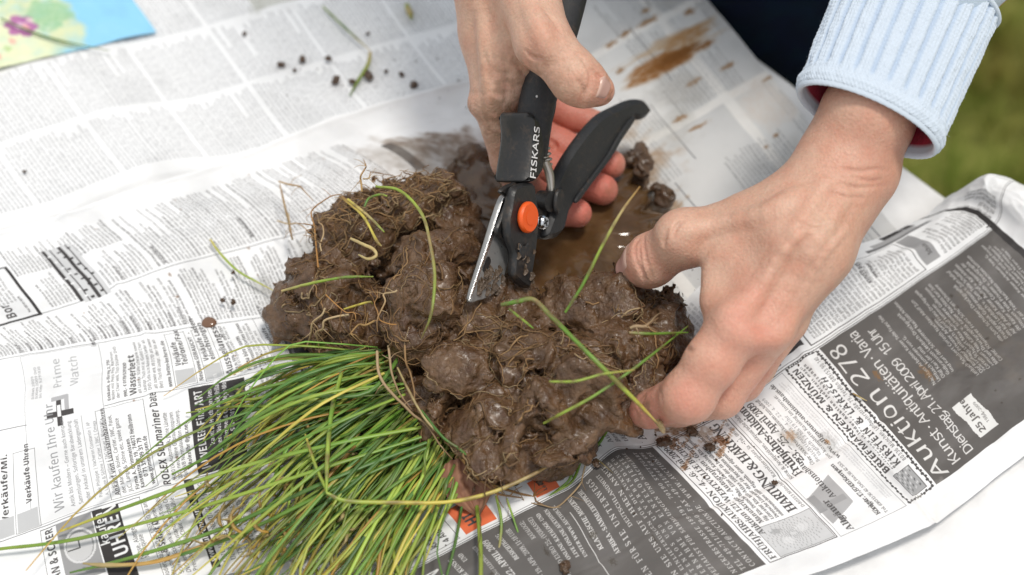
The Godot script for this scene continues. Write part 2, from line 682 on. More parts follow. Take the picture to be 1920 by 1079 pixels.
func print_classified() -> Page:
	# x runs along the reading direction (up the picture), y along the columns of print (to the right)
	var p := new_page(300, 440, 4.6)
	var W := Color8(222, 223, 224)
	for x in [66.0, 129.0, 170.0, 206.0]:
		p.box(x - 0.4, 0, 0.35, 440, Color8(120, 120, 122))
	# bands: 0-66, 66-129, 129-170, 170-206, 206-272
	p.body(208, 20, 60, 25, 1.5, 2.4, SANS, INK, AD_WORDS, 11, 0.3, 6)
	p.body(208, 66, 30, 60, 1.5, 2.3, SANS, INK, AD_WORDS, 13, 0.45, 7)
	p.body(240, 60, 30, 66, 1.5, 2.3, SANS, INK, AD_WORDS, 17, 0.45, 9)
	p.body(208, 128, 60, 160, 1.5, 2.4, SANS, INK, AD_WORDS, 19, 0.35, 5)
	p.line("CD DVD LP", 208, 110, 2.0, SANS_B, INK)
	p.line("MUSIKTRUHE", 209, 134, 2.2, SANS_B, INK)
	p.line("Modelleisenbahn", 208, 100, 2.0, SANS_B, INK)
	p.line("BAUHAUS!", 212, 190, 2.6, SANS_B, INK)
	# the crossword-like black grid advertisement
	p.lay(44, 83, 1.0)
	p.box(204, 44, 52, 17, Color8(198, 199, 200))
	for k in 4:
		p.box(204, 44 + k * 4.6, 52, 1.9 if k % 2 == 0 else 0.7, Color8(70, 68, 68))
	for k in 26:
		p.box(204 + fmod(k * 7.31, 50.0), 44 + fmod(k * 5.17, 15.0), 1.6, 2.0, Color8(60, 58, 58) if k % 3 else W)
	p.lay(20, 57, 1.0)
	p.box(203, -60, 52, 80, W)
	p.line("Fax 08191/6978", 209, 17, 1.6, SANS_B, INK)
	p.box(206, 20, 46, 1.4, Color8(60, 58, 58))
	p.frame(205, -30, 47, 52, 1.2, Color8(60, 58, 58))
	p.line("Bor", 208, -8 + 16, 6.4, SANS_B, INK)
	p.body(222, -6, 28, 22, 1.7, 2.6, SANS, INK, AD_WORDS, 27, 0.4)
	p.lay(0, 0, 1.0)
	# band 3
	p.body(172, 4, 32, 62, 1.5, 2.3, SANS, INK, AD_WORDS, 31, 0.5, 8)
	p.body(172, 70, 32, 60, 1.5, 2.3, SANS, INK, AD_WORDS, 37, 0.5, 5)
	p.body(172, 134, 32, 150, 1.5, 2.3, SANS, INK, AD_WORDS, 41, 0.5, 4)
	for k in 16:
		p.line(["Schreibsekr.", "Weichholz", "Kleiderschr.", "Nachttische", "Küche", "Vitrine", "Anrichte", "Kommode"][k % 8], 172, 30 + k * 6.4, 1.8, SANS_B, INK)
	p.lay(76, 65, 0.77)
	# band 2: the boxed headings with grey squares
	var g1 := Color8(186, 187, 188)
	p.line("Verkäufe", 144, 82, 3.0, SANS_B, INK); p.line("Wohnungseinr.", 144, 86.5, 3.0, SANS_B, INK)
	p.box(131, 76, 10, 12, g1); p.frame(130, 74, 38, 15, 0.3, INK)
	p.line("Eckbank, u-förmig 2,75l", 131, 94, 1.8, SANS_B, INK)
	p.body(131, 95, 37, 7, 1.8, 2.6, SANS, INK, AD_WORDS, 43, 0.1)
	p.line("990,- € 0170/5291830", 131, 105.4, 1.8, SANS_B, INK)
	p.line("Wasserbett", 131, 111.8, 3.7, SANS_B, INK)
	p.body(131, 112.6, 37, 10, 1.8, 2.6, SANS, INK, AD_WORDS, 47, 0.1)
	p.body(131, 123, 37, 8, 1.8, 2.6, SANS, INK, AD_WORDS, 48, 0.1)
	p.line("www.betten-boehren.de", 131, 134.4, 2.1, SANS_B, INK)
	p.line("Verkäufe", 144, 142, 3.0, SANS_B, INK); p.line("Telefone/Fax", 144, 146.5, 3.0, SANS_B, INK)
	p.box(131, 137, 10, 12, g1); p.frame(130, 136, 38, 14, 0.3, INK)
	p.line("Neu:www.GEBRAUCHT", 131, 154, 2.3, SANS_B, INK)
	p.line("Verkäufe Laden-", 144, 160.6, 3.0, SANS_B, INK); p.line("einrichtungen", 144, 165, 3.0, SANS_B, INK)
	p.box(131, 156, 10, 11, g1); p.frame(130, 155.5, 38, 12.5, 0.3, INK)
	p.line("Ausstellungsst.", 131, 175, 4.2, SANS_B, INK)
	p.line("Bis zu 50% reduziert, 089/357", 131, 179, 2.0, SANS_B, INK)
	p.body(131, 179.6, 37, 5, 1.8, 2.5, SANS, INK, AD_WORDS, 53, 0.1)
	p.line("Firma büro + raum", 131, 188.5, 2.3, SANS_B, INK)
	p.line("10 Bürostühle Charles Eames", 131, 192.2, 2.0, SANS_B, INK)
	p.body(131, 193, 37, 10, 1.8, 2.5, SANS, INK, AD_WORDS, 59, 0.1)
	p.line("Verkäufe", 146, 210, 2.8, SANS_B, INK); p.line("Musikinstrumente", 146, 214, 2.6, SANS_B, INK)
	p.box(131, 205, 12, 12, g1); p.frame(130, 204, 40, 14, 0.3, INK)
	p.box(130, 219, 45, 22, Color8(66, 64, 64))
	p.line("www.piano-fischer.de", 132, 223.5, 2.4, SANS, Color8(215, 215, 215))
	p.box(146, 228, 9, 7, Color8(205, 206, 208)); p.box(150, 225, 4, 6, Color8(180, 181, 183))
	p.body(131, 243, 37, 60, 1.8, 2.6, SANS, INK, AD_WORDS, 61, 0.2, 6)
	p.lay(0, 0, 1.0)
	# the watch buyer's advertisement, across two bands
	p.box(68, 28, 100, 47, W); p.frame(67, 27, 102, 47.5, 0.3, PALE_INK)
	p.line("Prime", 146, 50, 5.0, SANS, Color8(160, 161, 163)); p.line("Watch", 145, 60, 5.0, SANS, Color8(160, 161, 163))
	p.body(142, 31, 25, 9, 1.6, 2.4, SANS, PALE_INK, AD_WORDS, 67, 0.6)
	p.box(129, 41, 3.0, 16, Color8(75, 73, 73)); p.box(122, 47, 18, 3.0, Color8(75, 73, 73)); p.box(129, 47.5, 6, 2.2, W)
	p.box(132, 52, 8, 2.5, Color8(170, 170, 172)); p.box(138, 44, 2.5, 10, Color8(170, 170, 172))
	p.line("Wir kaufen Ihre Uhr", 71, 45, 5.4, SANS, Color8(140, 141, 143))
	p.line("Antik bis Modern – Gerne auch komplette", 71, 50.5, 2.3, SANS, PALE_INK)
	p.line("Sammlungen. Sofortige Barabwicklung", 71, 54.6, 2.3, SANS, PALE_INK)
	p.line("oder Ankauf in unserem Ladengeschäft", 71, 58.7, 2.3, SANS, PALE_INK)
	p.box(71, 61, 55, 0.3, PALE_INK)
	p.line("Patek Philippe | Vacheron Constantin | AP", 71, 65, 1.9, SANS, PALE_INK)
	p.line("A. Lange & Söhne | Cartier | IWC | Omega", 71, 68.6, 1.9, SANS, PALE_INK)
	p.line("Rolex | Breitling | TAG Heuer | Blancpain", 71, 72.2, 1.9, SANS, PALE_INK)
	p.lay(8, 14, 1.0)
	p.line("Verkäufe/Mi.", 76, 8, 4.4, SANS_B, INK)
	p.line("Verkäufe Uhren", 82, 22, 3.4, SANS_B, INK)
	p.box(67, -6, 11, 17, g1); p.box(67, 13, 11, 12, g1); p.frame(66.6, 12, 46, 14, 0.3, INK)
	p.lay(77, 69, 0.87)
	# band 1: the watch advertisements
	p.frame(67, 77, 60, 30, 0.3, INK)
	p.line("Ankauf von Luxusarmbanduhren", 69, 83, 2.7, SANS_B, INK)
	p.line("der Marken Rolex, Cartier, IWC, Patek,", 69, 87, 2.3, SANS, INK)
	p.line("JLC, Lange & Söhne etc. sowie ganze", 69, 91, 2.3, SANS, INK)
	p.line("Firma A. Grimmeissen", 69, 95.4, 2.3, SANS_B, INK)
	p.line("Kaiserstraße 19, 74072 Heilbronn", 69, 98.8, 2.3, SANS_B, INK)
	p.line("0 71 31/ 99 31 79", 75, 102.2, 2.4, SANS_B, INK)
	p.line("www.grimmeissen.de", 69, 105.6, 2.3, SANS_B, INK)
	p.line("ROLEX Submariner Date", 66, 114.4, 4.0, SANS_B, INK)
	p.line("16610 LV, Automatik, grüne Lünette", 68, 118.4, 2.2, SANS, INK)
	p.line("2007, neu, keine Gebrauchsspuren", 68, 122, 2.2, SANS, INK)
	p.line("Euro, VB Normalauktion & Umverp.", 68, 125.6, 2.2, SANS, INK)
	p.line("Rolex Ihr @gmx.net", 76, 129.4, 2.2, SANS_B, INK)
	p.box(67, 132, 60, 34, Color8(64, 62, 62))
	p.line("JUWELIER Fine ART", 70, 139.5, 4.4, SANS_B, Color8(220, 220, 220))
	p.line("kauft zu Höchstpreisen", 84, 145, 2.6, SANS_B, Color8(215, 215, 215))
	p.line("Uhren, Nobelschmuck, Brillanten", 78, 149.5, 2.6, SANS_B, Color8(215, 215, 215))
	p.line("Schlimmer & Co., Meyer-Moers", 80, 154, 2.6, SANS_B, Color8(215, 215, 215))
	p.line("Str. 7241 46 61", 90, 158.5, 2.8, SANS_B, Color8(215, 215, 215))
	p.line("Rolex Oyster", 98, 171, 2.4, SANS_B, INK)
	p.body(68, 172, 59, 30, 1.9, 2.9, SANS, INK, AD_WORDS, 71, 0.2, 5)
	p.box(100, 205, 30, 7, Color8(64, 62, 62)); p.line("SCHWARZES", 102, 210.5, 3.2, SANS_B, W)
	p.body(68, 214, 59, 120, 1.9, 2.9, SANS, INK, AD_WORDS, 73, 0.3, 6)
	p.lay(31, 37, 0.70)
	# band 0: the watch picture, black banners
	p.frame(4, 22, 60, 76, 0.4, INK)
	p.line("AN & SCHER", 30, 31, 4.2, SANS_B, INK)
	p.box(24, 34, 40, 26, Color8(150, 150, 151))
	for k in 60:
		var a := k * TAU / 60.0
		p.box(45 + cos(a) * 10.5, 47 + sin(a) * 10.5, 1.4, 1.4, Color8(206, 206, 207))
	for r in range(0, 40):
		p.box(45 - sqrt(maxf(0, 81 - pow(r * 0.45 - 9, 2))), 38 + r * 0.45, 2 * sqrt(maxf(0, 81 - pow(r * 0.45 - 9, 2))), 0.6, Color8(192, 192, 193))
	p.box(44, 39, 0.8, 9, Color8(90, 90, 90)); p.box(45, 47, 6, 0.8, Color8(90, 90, 90))
	p.box(6, 61, 58, 20, Color8(60, 58, 58))
	p.line("kaufen", 40, 68, 4.6, SANS_B, W)
	p.line("UHREN", 30, 79, 7.6, SANS_B, W)
	p.line("Klasse, Alange", 24, 88, 2.6, SANS, INK); p.line("Markquise", 24, 92, 2.6, SANS, INK)
	p.body(8, 99, 54, 28, 2.4, 3.6, SANS, INK, AD_WORDS, 79, 0.2)
	p.line("D. & Scher 01", 18, 106, 3.6, SANS_B, INK)
	p.box(6, 133, 60, 6.5, Color8(60, 58, 58)); p.line("www.uhrenmundo.de", 10, 138, 3.4, SANS_B, W)
	p.body(8, 143, 54, 40, 2.8, 4.4, SERIF, INK, ["A", "LTS", "AUS", "JUNG", "EN", "UND"], 83, 0.4)
	p.lay(0, -25, 1.0)
	p.box(2, 190, 62, 30, Color8(120, 120, 121)); p.line("AUS ALTEM", 6, 205, 7, SERIF_B, W)
	p.body(8, 224, 54, 120, 2.4, 3.6, SANS, INK, AD_WORDS, 89, 0.2)
	p.lay(0, 0, 1.0)
	p.box(228, 300, 24, 6, Color8(84, 82, 82))
	# the drop of muddy water, soaked patches, dirt
	stain(p, 186, 178, 15, 22, Color8(150, 150, 148, 120), 5, 0.5, 0.25)
	for k in 26:
		stain(p, 20 + fmod(k * 61.7, 250.0), 70 + fmod(k * 37.3, 200.0), 1.2 + fmod(k * 1.7, 2.0), 1.2 + fmod(k * 1.3, 2.0), Color8(110, 80, 60, 190), 100 + k, 0.5, 0.6)
	stain(p, 62, 200, 30, 60, Color8(140, 142, 140, 120), 9, 0.5, 0.4)
	stain(p, 240, 300, 60, 60, Color8(140, 130, 120, 110), 14, 0.6, 0.6)
	grain(p, 3, 0.05)
	return p

func print_auctions() -> Page:
	var p := new_page(195, 500, 4.05)
	var W := Color8(222, 223, 224)
	var dark := Color8(97, 94, 92)
	var Y := 60.0                                              # page millimetres above the first printed row
	# the strip of the neighbouring section, beyond the double rule
	p.box(120.6, 0, 0.4, 500, INK); p.box(122.2, 0, 0.3, 500, INK)
	p.body(126, 0, 66, 70, 2.0, 3.0, SANS, INK, AD_WORDS, 101, 0.3, 5)
	p.box(124, Y + 24, 22, 15, Color8(222, 112, 74)); p.line("HI", 127, Y + 33, 6, SANS_B, INK); p.line("WW", 139, Y + 30, 2.4, SANS_B, INK)
	p.box(124, Y + 60, 12, 15, Color8(222, 112, 74)); p.line("Les", 126, Y + 68, 2.4, SANS_B, INK)
	p.frame(124, Y + 4, 25, 17, 0.3, INK); p.line("KATALOG", 126, Y + 11, 3.2, SANS_B, INK); p.line("4 ANGE", 126, Y + 17, 3.2, SANS_B, INK)
	p.line("Intern", 126, Y + 104, 6, SERIF_B, INK); p.line("Kunst", 127, Y + 112, 6, SERIF_B, INK)
	p.line("Auktion", 126, Y + 120, 3.4, SERIF, INK); p.line("Besichtigung", 126, Y + 126, 3.4, SERIF, INK); p.line("täglich", 126, Y + 132, 3.4, SERIF, INK); p.line("ALTE KUNST", 126, Y + 144, 4.4, SERIF_B, INK)
	p.frame(123.6, Y + 206, 40, 30, 0.4, INK)
	p.box(126, Y + 238, 13, 18, Color8(70, 68, 68)); p.line("G", 128, Y + 252, 9, SANS_B, W); p.line("am 25.", 140, Y + 246, 3.0, SANS_B, INK)
	p.frame(123.6, Y + 258, 46, 92, 0.4, INK)
	p.line("KUNST aus", 140, Y + 318, 3.4, SANS_B, INK); p.line("www.kunst", 142, Y + 323, 2.4, SANS_B, INK)
	p.body(126, Y + 262, 40, 84, 2.0, 2.9, SANS, INK, AD_WORDS, 103, 0.25)
	p.box(126, Y + 352, 44, 11, Color8(150, 150, 151)); p.line("Schule", 132, Y + 360, 3.2, SANS_B, INK)
	p.body(126, Y + 366, 40, 60, 2.4, 3.4, SANS, INK, AD_WORDS, 107, 0.2)
	p.box(172, Y + 330, 5, 60, Color8(120, 120, 121)); p.box(176, Y + 338, 8, 42, Color8(168, 168, 169))
	p.box(184, Y + 352, 8, 34, Color8(70, 68, 68)); p.line("Telefon", 185, Y + 375, 3, SANS_B, W)
	p.body(150, Y + 205, 44, 50, 2.0, 3.0, SANS, Color8(150, 150, 152), AD_WORDS, 109, 0.3)
	# the first dark advertisement
	p.box(16, 0, 104.3, Y + 143, dark)
	var Wh := Color8(214, 213, 211)
	var rows := [[-34, "KUNST", 3, SERIF_B], [-26, "UND", 2.6, SERIF_B], [-14, "NAGEL", 13, SERIF_B], [2, "N", 13, SERIF], [12, "EUROPÄISCHE KUNST", 3.0, SERIF_B], [17, "UND", 2.6, SERIF_B], [24, "SAMMLUNG ELEKTROBÜCHER", 2.0, SERIF], [30, "21. + 22. APRIL 2009", 3.4, SERIF_B], [36, "BESICHTIGUNG", 2.5, SERIF_B], [41, "16. – 19. APR. 2009, 11-18 UHR", 2.6, SERIF], [48, "KATALOGE:", 2.4, SERIF], [52.5, "JE 19,- UND EURO 25,- (VORKASSE)", 2.6, SERIF], [57, "ONLINE-KATALOGE- UND", 2.5, SERIF_B], [61.5, "LIVE ONLINE AUKTIONEN", 2.5, SERIF_B], [66, "UNTER WWW.AUCTION.DE", 2.5, SERIF_B], [77, "KLASSISCHE MODERNE", 2.8, SERIF_B], [82.5, "AFRIKA - SAMMLERTEPPICHE", 2.7, SERIF_B], [90, "EXPERTEN FÜR SIE UNTERWEGS", 3.8, SERIF], [96.5, "DEUTSCHLANDWEIT", 3.2, SERIF], [103.5, "RUFEN SIE UNS AUF IHREN ANRUF", 3.8, SERIF], [108.6, "UNSER EINLIEFERUNGEN FÜR DIE AUKTIONEN", 2.6, SERIF], [112.8, "KOSTENLOS UND UNVERBINDLICH", 2.6, SERIF], [117, "ÜBERNAHME VON EINZELOBJEKTEN", 2.6, SERIF], [121.2, "SPEZIALIST FÜR SAMMLUNGEN UND NACHLÄSSE", 2.6, SERIF], [129.5, "NECKARSTRASSE 189-191 · 70190 STUTTGART", 2.9, SERIF], [134.3, "TEL +49-711/649 69-0 · FAX +49-711/649 69 696", 2.9, SERIF], [139.2, "CONTACT@AUCTION.DE · WWW.AUCTION.DE", 2.9, SERIF]]
	for r in rows:
		var wide := 98.0 if r[0] > 85 and r[1].length() > 24 else 0.0
		p.line(r[1], 18.0 if wide > 0.0 else 114.0 - p.width(r[1], r[2] * 0.92, r[3]), Y + r[0], r[2] * 0.92, r[3], Wh, wide)
	p.box(40, Y + 70.5, 62, 0.5, Wh)
	# book auction
	p.frame(16, Y + 145, 104, 43, 0.5, INK)
	p.box(17, Y + 153, 22, 34, Color8(196, 197, 198)); p.frame(17, Y + 153, 22, 34, 0.3, INK)
	for k in 190:                                              # a hatched engraving of rounded shapes
		var a := k * 0.47
		var rr := 1.5 + k * 0.055
		p.box(27.5 + cos(a) * rr * 0.9, Y + 169.5 + sin(a) * rr * 1.35, 1.3, 0.35, Color8(128, 129, 130))
	stain(p, 25, Y + 164, 8, 10, Color8(212, 213, 214, 220), 701, 0.5, 0.3)
	stain(p, 30, Y + 176, 9, 12, Color8(210, 211, 212, 220), 702, 0.5, 0.4)
	stain(p, 33, Y + 162, 6, 10, Color8(146, 147, 148, 190), 703, 0.5, 0.6)
	p.line("FRÜHJAHRSAUKTION · 4.– 6. Mai 2009", 17.5, Y + 151, 4.0, SERIF_B, INK, 98)
	p.line("Auktion 121: WERTVOLLE BÜCHER", 34, Y + 156.4, 3.7, SERIF_B, INK, 82)
	p.line("Manuskripte · Autographen · Graphik", 41, Y + 160.6, 2.9, SERIF_B, INK, 74)
	p.body(41, Y + 161.4, 77, 13.5, 2.1, 3.0, SERIF_B, INK, ["Dabei:", "1660", "Bde.", "einer", "süddeutschen", "Adelsbibliothek", "Deutsche", "Literatur", "in", "Meistereinbänden", "der", "berühmten", "Kleinformat", "Eine", "Slg.", "De", "Wit-Atlas", "altkolor.", "Ktn.", "7", "eigenh.", "Landschaften", "Katalog", "Verst."], 211, 0.0)
	p.line("HARTUNG & HARTUNG", 41, Y + 181.6, 5.6, SERIF_B, INK, 76)
	p.line("D-80333 München · Karolinenplatz 5a · Tel. 089/28 40 34", 41, Y + 186.2, 2.0, SERIF, INK, 76)
	# art auction house
	p.frame(15.4, Y + 189.6, 104.6, 44, 0.25, PALE_INK)
	p.line("Kunst & Antiquitäten, antiquarische Bücher", 61, Y + 193.6, 2.2, SERIF, INK, 56)
	p.line("Frühjahrs-Auktion", 61, Y + 200, 5.2, SERIF_B, INK, 56)
	p.line("23. – 25. April 2009", 68, Y + 205.6, 4.3, SERIF_B, INK, 48)
	p.line("Über 3600 Positionen kommen zum Aufruf!", 63, Y + 209.6, 2.3, SERIF, INK, 52)
	p.line("Besichtigung 13. 4. – 22. 4. 2009", 63, Y + 213, 2.3, SERIF, PALE_INK, 50)
	p.line("täglich 13 bis 19 Uhr", 66, Y + 216, 2.3, SERIF, PALE_INK)
	p.line("Der komplette Katalog im Internet:", 60, Y + 219.6, 2.3, SERIF, INK, 50)
	p.line("www.allgaeuer-auktionshaus.de", 58, Y + 223.8, 2.9, SERIF_B, INK, 60)
	p.body(24, Y + 226, 92, 6, 1.3, 2.0, SERIF, Color8(176, 176, 178), AD_WORDS, 223, 0.0)
	for k in 44: p.box(24 + k * 0.16, Y + 191 + k * 0.42, 21, 0.6, Color8(168, 168, 169))
	p.box(33, Y + 190, 12, 5, Color8(146, 146, 147)); p.box(22, Y + 196, 12, 3, Color8(146, 146, 147)); p.box(34, Y + 194, 3.6, 14, Color8(152, 152, 153))
	p.line("Auktionshaus", 38, Y + 204, 3.5, SERIF_B, INK); p.line("Allgäuer", 16.5, Y + 199, 3.8, SERIF_B, INK)
	p.line("Königstr. 17, 87435 Kempten", 18, Y + 217, 2.7, SERIF_B, INK, 39)
	p.line("Tel. (0831) 56 42 53-0, Fax 56 42 53-3", 17, Y + 221, 2.0, SERIF, INK, 39)
	# stamps and coins, in a toothed frame
	p.frame(16, Y + 236, 104, 22.5, 0.6, INK)
	for k in 52: p.box(16 + k * 2, Y + 235.4 + (k % 2) * 0.6, 1.2, 1.2, INK); p.box(16 + k * 2, Y + 257.3 + (k % 2) * 0.6, 1.2, 1.2, INK)
	for k in 11: p.box(15.4 + (k % 2) * 0.6, Y + 236 + k * 2, 1.2, 1.2, INK); p.box(119.2 + (k % 2) * 0.6, Y + 236 + k * 2, 1.2, 1.2, INK)
	p.box(18, Y + 241, 15, 15, Color8(160, 161, 162)); p.frame(18, Y + 241, 15, 15, 0.3, INK)
	for k in 60: p.box(19 + fmod(k * 3.7, 13.0), Y + 242 + fmod(k * 2.3, 13.0), 1.2, 0.5, Color8(105, 105, 106) if k % 2 else Color8(205, 205, 206))
	p.line("BRIEFMARKEN & MÜNZEN", 36, Y + 243, 4.9, SANS_B, INK, 81)
	p.line("Einlieferung zu jeder Auktion jederzeit mögl!", 36, Y + 246.6, 2.1, SANS_B, INK, 80)
	p.line("Barankauf – Vermittlung – Schätzungen", 36, Y + 249.6, 2.1, SANS_B, INK, 80)
	p.line("KIRSTEIN & LARISCH", 36, Y + 254, 4.2, SANS_B, INK, 66)
	p.line("80336 München, Landwehrstraße 79, Telefon 089/53 90 140", 36, Y + 257, 1.9, SANS, INK, 80)
	# second dark advertisement
	p.box(16, Y + 260.5, 104.3, 147, dark)
	p.line("Auktion 278", 17.5, Y + 277, 13.0, SANS, Wh, 98)
	p.line("Kunst · Antiquitäten · Varia", 19, Y + 289.5, 7.0, SANS, Wh, 98)
	p.line("Dienstag, 21. April 2009   15 Uhr", 19, Y + 299.5, 6.0, SANS, Wh, 92)
	var dw := ["Zum", "Aufruf", "kommen", "der", "Rosenthal", "Nachlass", "Teile", "Privater", "und", "Druckgraphik", "Arbeiten", "von", "Adolf", "Schinnerer", "G.", "v.", "Max", "Franz", "Lenbach", "Corinth", "Schubert", "Karl", "Olaf", "Gulbransson", "Kaiser"]
	p.body(62, Y + 305, 56, 19, 2.2, 3.3, SANS, Wh, dw, 307, 0.15)
	p.body(50, Y + 327, 66, 23, 2.2, 3.2, SANS, Wh, dw, 311, 0.2)
	p.body(60, Y + 355, 56, 24, 2.2, 3.2, SANS, Wh, dw, 313, 0.25)
	p.body(40, Y + 384, 76, 18, 2.2, 3.3, SANS, Wh, dw, 317, 0.2)
	for k in 26: p.box(22 + k * 0.85, Y + 307 - k * 0.1, 0.95, 14, Color8(216, 216, 214))
	p.line("25 Jahre", 23.5, Y + 313, 4.0, SANS_B, dark); p.line("1984–2009", 26, Y + 317.6, 2.0, SANS, dark)
	p.box(14, Y + 407, 180, 2.0, Color8(60, 58, 58))
	p.box(123, Y + 404, 1.0, 4, INK)
	# soaked grey patches and mud
	stain(p, 82, Y + 208, 26, 22, Color8(120, 116, 110, 120), 31, 0.6, 0.4)
	stain(p, 84, Y + 209, 11, 10, Color8(160, 112, 70, 150), 32, 0.7, 0.6)
	stain(p, 69, Y + 224, 22, 18, Color8(120, 118, 114, 105), 33, 0.6, 0.35)
	stain(p, 70, Y + 224, 5, 4, Color8(140, 90, 45, 200), 34, 0.6, 0.6)
	for k in 46:
		stain(p, 94 + fmod(k * 17.3, 34.0), Y + 146 + fmod(k * 11.9, 46.0), 1.5 + fmod(k * 2.3, 5.0), 1.5 + fmod(k * 1.9, 4.0), Color8(128, 84, 48, 190), 200 + k, 0.6, 0.9)
	stain(p, 112, Y + 172, 20, 15, Color8(132, 100, 70, 150), 41, 0.7, 0.8)
	stain(p, 104, Y + 176, 12, 8, Color8(110, 66, 36, 235), 42, 0.3, 0.9)
	stain(p, 118, Y + 154, 17, 11, Color8(112, 72, 42, 220), 43, 0.35, 1.0)
	stain(p, 128, Y + 164, 22, 26, Color8(126, 84, 50, 200), 44, 0.5, 0.9)
	stain(p, 85, Y + 282, 10, 5, Color8(150, 96, 44, 150), 45, 0.6, 0.9)
	stain(p, 70, Y + 306, 14, 9, Color8(150, 100, 52, 120), 46, 0.7, 0.9)
	stain(p, 70, Y + 350, 80, 70, Color8(120, 108, 92, 60), 47, 0.6, 0.6)
	for k in 20: stain(p, 30 + fmod(k * 29.3, 86.0), Y + 330 + fmod(k * 17.7, 70.0), 2.0 + fmod(k, 3.0), 2.0 + fmod(k, 2.6), Color8(60, 54, 48, 170), 300 + k, 0.6, 0.6)
	for k in 14: stain(p, 20 + fmod(k * 31.3, 90.0), Y + 20 + fmod(k * 27.7, 110.0), 2.0 + fmod(k * 3.1, 8.0), 1.4 + fmod(k * 1.7, 3.6), Color8(66, 60, 52, 170), 340 + k, 0.5, 0.9)
	stain(p, 8, Y + 250, 26, 60, Color8(232, 228, 220, 120), 48, 0.6, 0.5)
	grain(p, 8, 0.055)
	return p

const NEWS_WORDS := ["die", "der", "und", "nach", "einem", "Landes", "Regierung", "sagte", "wurde", "Jahr", "im", "zur", "Stadt", "nicht", "mehr", "auf", "hatte", "mit", "über", "Kunst", "seine", "Bank", "Prozent", "gegen", "Bericht", "sich", "Welt", "Frau", "eine"]

func print_text_page() -> Page:
	var p := new_page(330, 470, 3.4, Color8(230, 231, 232))
	for b in 6:
		for c in 8:
			p.body(12 + b * 50.0, 6 + c * 58.0, 47, 55, 1.8, 2.75, SERIF, Color8(128, 129, 131), NEWS_WORDS, 400 + b * 17 + c, 0.06)
	p.box(112, 272, 52, 92, Color8(196, 197, 192))             # a pale grey picture block
	for k in 30: stain(p, 112 + fmod(k * 13.7, 50.0), 272 + fmod(k * 23.9, 90.0), 12, 16, Color8(160, 161, 152, 90), 430 + k, 0.7, 0.8)
	grain(p, 5, 0.04)
	return p

func print_soaked_page() -> Page:
	var p := new_page(430, 420, 3.6, Color8(229, 227, 223))
	for k in 16:
		var x := 6.0 + (k % 4) * 104.0
		var y := 4.0 + (k / 4) * 106.0
		p.box(x, y, 96, 98, Color8(204, 204, 203) if (k * 7) % 3 else Color8(214, 214, 212))
	for b in 8:
		for c in 7:
			if (b * 5 + c * 3) % 4 == 0: continue
			p.body(12 + b * 51.0, 6 + c * 58.0, 47, 30 + (b * 13 + c * 7) % 25, 2.0, 3.0, SANS, Color8(140, 140, 140), AD_WORDS, 500 + b * 13 + c, 0.35, 7)
	for k in 18: p.box(12 + (k % 5) * 80.0, 14 + k * 22.0, 70, 0.7, Color8(120, 120, 122))
	for k in 22: stain(p, fmod(k * 83.0, 400.0), fmod(k * 57.0, 400.0), 40 + fmod(k * 13.0, 50.0), 30 + fmod(k * 7.0, 40.0), Color8(176, 174, 168, 120) if k % 3 else Color8(232, 231, 228, 150), 540 + k, 0.7, 0.5)
	grain(p, 6, 0.06)
	return p

func print_colour_page() -> Page:
	var p := new_page(200, 220, 3.0, Color8(226, 228, 230))
	var w := p.im.get_width()
	var h := p.im.get_height()
	p.im.fill(Color8(142, 200, 230))
	noise_c.seed = 77
	noise_c.frequency = 0.008
	stain(p, 70, 132, 50, 40, Color8(206, 232, 244, 235), 61, 0.9, 0.2)
	stain(p, 30, 50, 120, 130, Color8(208, 214, 174, 255), 62, 0.12, 0.2)
	stain(p, 20, 40, 90, 110, Color8(222, 226, 190, 255), 63, 0.3, 0.25)
	stain(p, 34, 92, 34, 40, Color8(150, 190, 150, 255), 64, 0.3, 0.4)
	stain(p, 84, 66, 40, 56, Color8(214, 204, 168, 255), 65, 0.3, 0.4)
	stain(p, 104, 50, 40, 60, Color8(206, 84, 92, 255), 66, 0.15, 0.3)
	stain(p, 116, 62, 30, 20, Color8(230, 190, 170, 255), 67, 0.3, 0.4)
	for k in 30: p.box(60 + k * 2.2, 80 + k * 1.6, 2.6, 0.8, Color8(110, 150, 168))
	for k in 7:
		var a := k * TAU / 6.0
		var c := Color8(168, 92, 156, 255)
		stain(p, 30 + cos(a) * 6.5 * (1 if k < 6 else 0), 74 + sin(a) * 6.5 * (1 if k < 6 else 0), 10, 10, c if k < 6 else Color8(214, 170, 200, 255), 68 + k, 0.2, 0.3)
	for k in 9: stain(p, 10 + fmod(k * 23.0, 60.0), 50 + fmod(k * 31.0, 40.0), 8, 6, [Color8(224, 160, 150, 220), Color8(240, 236, 214, 220), Color8(170, 196, 130, 220)][k % 3], 80 + k, 0.4, 0.6)
	grain(p, 7, 0.03)
	return p

